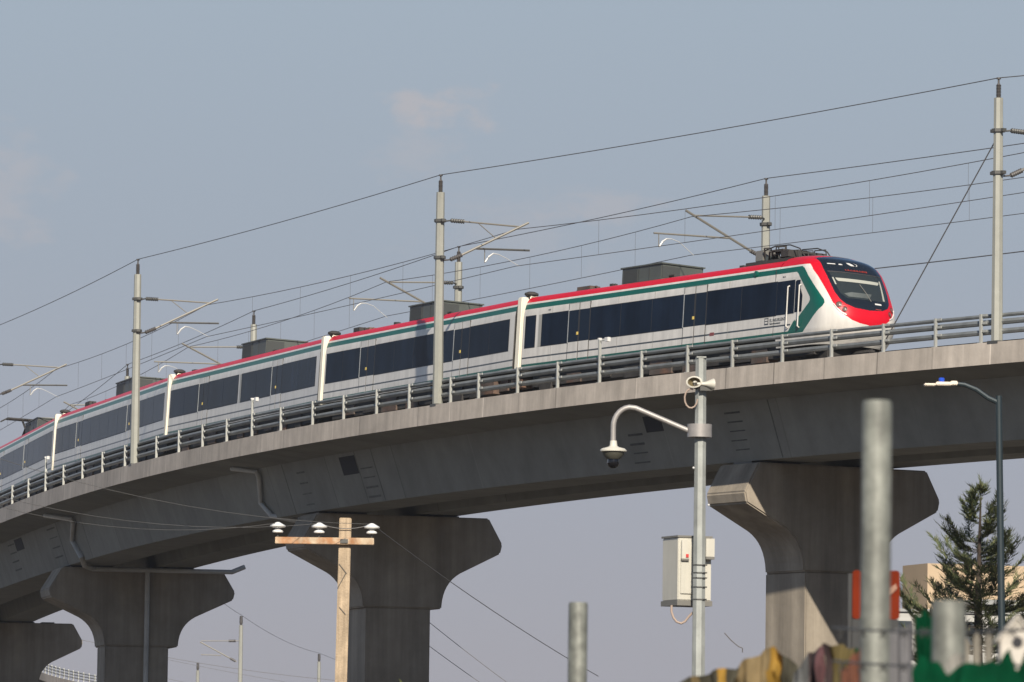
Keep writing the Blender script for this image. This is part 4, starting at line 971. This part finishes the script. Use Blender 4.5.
# ------------------------------------------------------------------ conifer
def conifer():
    t = thing('conifer_tree', 'dark green conifer with upswept branches behind the street lamp', 'tree', (10.86, 150, 0), 0)
    rr = random.Random(11)
    m = MB(); Ht = 10.95; m.tube([(0, 0, -.3), (.03, 0, 4), (-.03, 0, 8), (0.02, 0, Ht - .4)], [.22, .16, .08, .015], 8); m.build('trunk', M_TRUNK, t)
    br = MB(); lf = MB()
    def sprig(p, d, L, wd):
        """one needle spray: a flat ragged frond made of small blades"""
        d = d.normalized(); side = d.cross(Vector((rr.uniform(-.4, .4), rr.uniform(-.4, .4), 1))).normalized(); n = max(3, int(L / .07))
        for k in range(n):
            q = p + d * (L * k / n); ww = wd * (1 - .75 * k / n)
            for sg in (-1, 1):
                tip = q + d * (.12 + .06 * rr.random()) + side * sg * ww * (.6 + .6 * rr.random()) + Vector((0, 0, rr.uniform(-.02, .05)))
                b0 = q + d * .065; i = [lf.vert(q), lf.vert(b0), lf.vert(tip)]
                lf.face(i, 1 if rr.random() < .33 else 0)
    z = 2.6
    while z < Ht - .15:
        f = (Ht - z) / Ht; Lb = min(3.8, .10 + 8.6 * f) * rr.uniform(.8, 1.1)
        for k in range(6 if f > .12 else 3):
            a = rr.random() * 6.283; L = Lb * rr.uniform(.55, 1.08); up = rr.uniform(.28, .62) if f > .1 else .8
            z0 = z - L * .25 + rr.uniform(-.12, .12); pts = []
            for j in range(7):
                q = j / 6; r = L * q; zz = z0 + L * (up * q ** 1.15 - .12 * math.sin(q * 3.14))
                pts.append(Vector((math.cos(a) * r + .06 * math.sin(5 * q + a), math.sin(a) * r + .06 * math.cos(4 * q + a), zz)))
            br.tube(pts, [max(.005, .03 * f * (1 - j / 6.3) + .004) for j in range(7)], 4, caps=False)
            n = int(11 + L * 19)
            for j in range(n):
                q = min(.999, .10 + .90 * j / n); i0 = min(5, int(q * 6)); p = pts[i0].lerp(pts[i0 + 1], q * 6 - i0); d = (pts[i0 + 1] - pts[i0]).normalized()
                sd_ = d.cross(Vector((0, 0, 1))).normalized() * rr.choice((-1, 1))
                sprig(p, d * .9 + sd_ * rr.uniform(.2, .8) + Vector((0, 0, rr.uniform(-.12, .40))), rr.uniform(.24, .50) * (1.05 - .4 * q) * min(1, .5 + L * .4), .09)
        z += .17 + .22 * f
    for k in range(14): sprig(Vector((0.02, 0, Ht - .75 + .05 * k)), Vector((rr.uniform(-.5, .5), rr.uniform(-.5, .5), .9)), .22, .05)
    br.build('limbs', M_TRUNK, t, fix=False); lf.build('crown', [M_LEAFA, M_LEAFB], t, fix=False)
conifer()
def shrub(x, y, top, label, seed):
    t = thing('shrub', label, 'shrub', (x, y, 0), 0, 'shrub tips at the bottom edge'); rr = random.Random(seed)
    m = MB(); lf = MB()
    for k in range(9):
        a = rr.random() * 6.28; e = Vector((math.cos(a) * .22 * rr.random(), math.sin(a) * .22, top - .12 * rr.random() - .05))
        m.tube([(0, 0, 0), e * .5, e], [.03, .018, .006], 5)
        for j in range(60):
            q = .55 + .45 * rr.random(); p = Vector((e.x * q, e.y * q, e.z * q)); d = Vector((rr.uniform(-1, 1), rr.uniform(-1, 1), rr.uniform(-.3, 1))).normalized() * rr.uniform(.05, .09)
            sd_ = d.cross(Vector((0, 0, 1))).normalized() * .02
            i = [lf.vert(p), lf.vert(p + d * .5 + sd_), lf.vert(p + d), lf.vert(p + d * .5 - sd_)]; lf.face(i)
    m.build('stems', M_TRUNK, t); lf.build('foliage', M_BUSH, t, fix=False)
shrub(-1.15, 60, 3.50, 'yellowish shrub tip at the bottom edge below the middle pier', 3)
shrub(-1.82, 60, 3.46, 'small green shrub tip left of the timber pole base', 4)

# ------------------------------------------------------------------ building behind the tree
bd = thing('ochre_building', 'flat-roofed ochre building behind the conifer', 'building', (16.75, 260, 0), R(20))
m = MB(); m.box((0, 0, 0), (16, 2.5, 14.37)); m.build('wall', M_BLD, bd)
m = MB(); m.box((1.5, -1.6, 12.72), (16, -.004, 12.92)); m.build('canopy', M_BLDG, bd)
m = MB(); m.box((-4.0, -1.2, 0), (16, -.006, 12.35)); m.build('annex', M_BLDW, bd)
m = MB(); m.box((-4.1, -1.3, 12.352), (16, -.006, 12.47)); m.build('annex_roof', M_BLDG, bd)
for k in range(9):
    x = -3.6 + 1.5 * k
    fr_ = MB(); fr_.box((x - .05, -1.26, 10.85), (x + .95, -1.202, 12.05)); wf = fr_.build('window', M_BLDW, bd)
    m = MB(); m.box((x + .02, -1.275, 10.92), (x + .88, -1.262, 11.98)); m.build('pane', mat('dull_pane', (.05, .06, .07), .2), wf)
# drifting thread on the sky, a loose strap hanging from a line
m = MB(); m.tube([(-.16, 0, .14), (-.06, 0, .03), (.06, 0, -.07), (.13, 0, -.10), (.13, 0, -.17)], .010, 6)
tag(m.build('loose_strap', M_WIRE, None, loc=(3.62, 104, 5.47)), 'short dark loose strap dangling between the camera pole and the right pier', 'strap')

# ------------------------------------------------------------------ haze
HAZE = 0.00012
if HAZE:
    mb = MB(); mb.box((-420, -30, -1.0), (420, 1500, 34)); hz_o = mb.build('haze', [], None)
    hm = bpy.data.materials.new('haze_air'); hm.use_nodes = True; t = hm.node_tree; t.nodes.clear()
    o_ = t.nodes.new('ShaderNodeOutputMaterial'); v_ = t.nodes.new('ShaderNodeVolumePrincipled')
    v_.inputs['Color'].default_value = (.80, .83, .92, 1); v_.inputs['Density'].default_value = HAZE; v_.inputs['Anisotropy'].default_value = .3
    t.links.new(v_.outputs[0], o_.inputs['Volume']); hz_o.data.materials.append(hm)
    hz_o['kind'] = 'stuff'; hz_o['label'] = 'thin grey smog hanging over the whole place'; hz_o['category'] = 'haze'
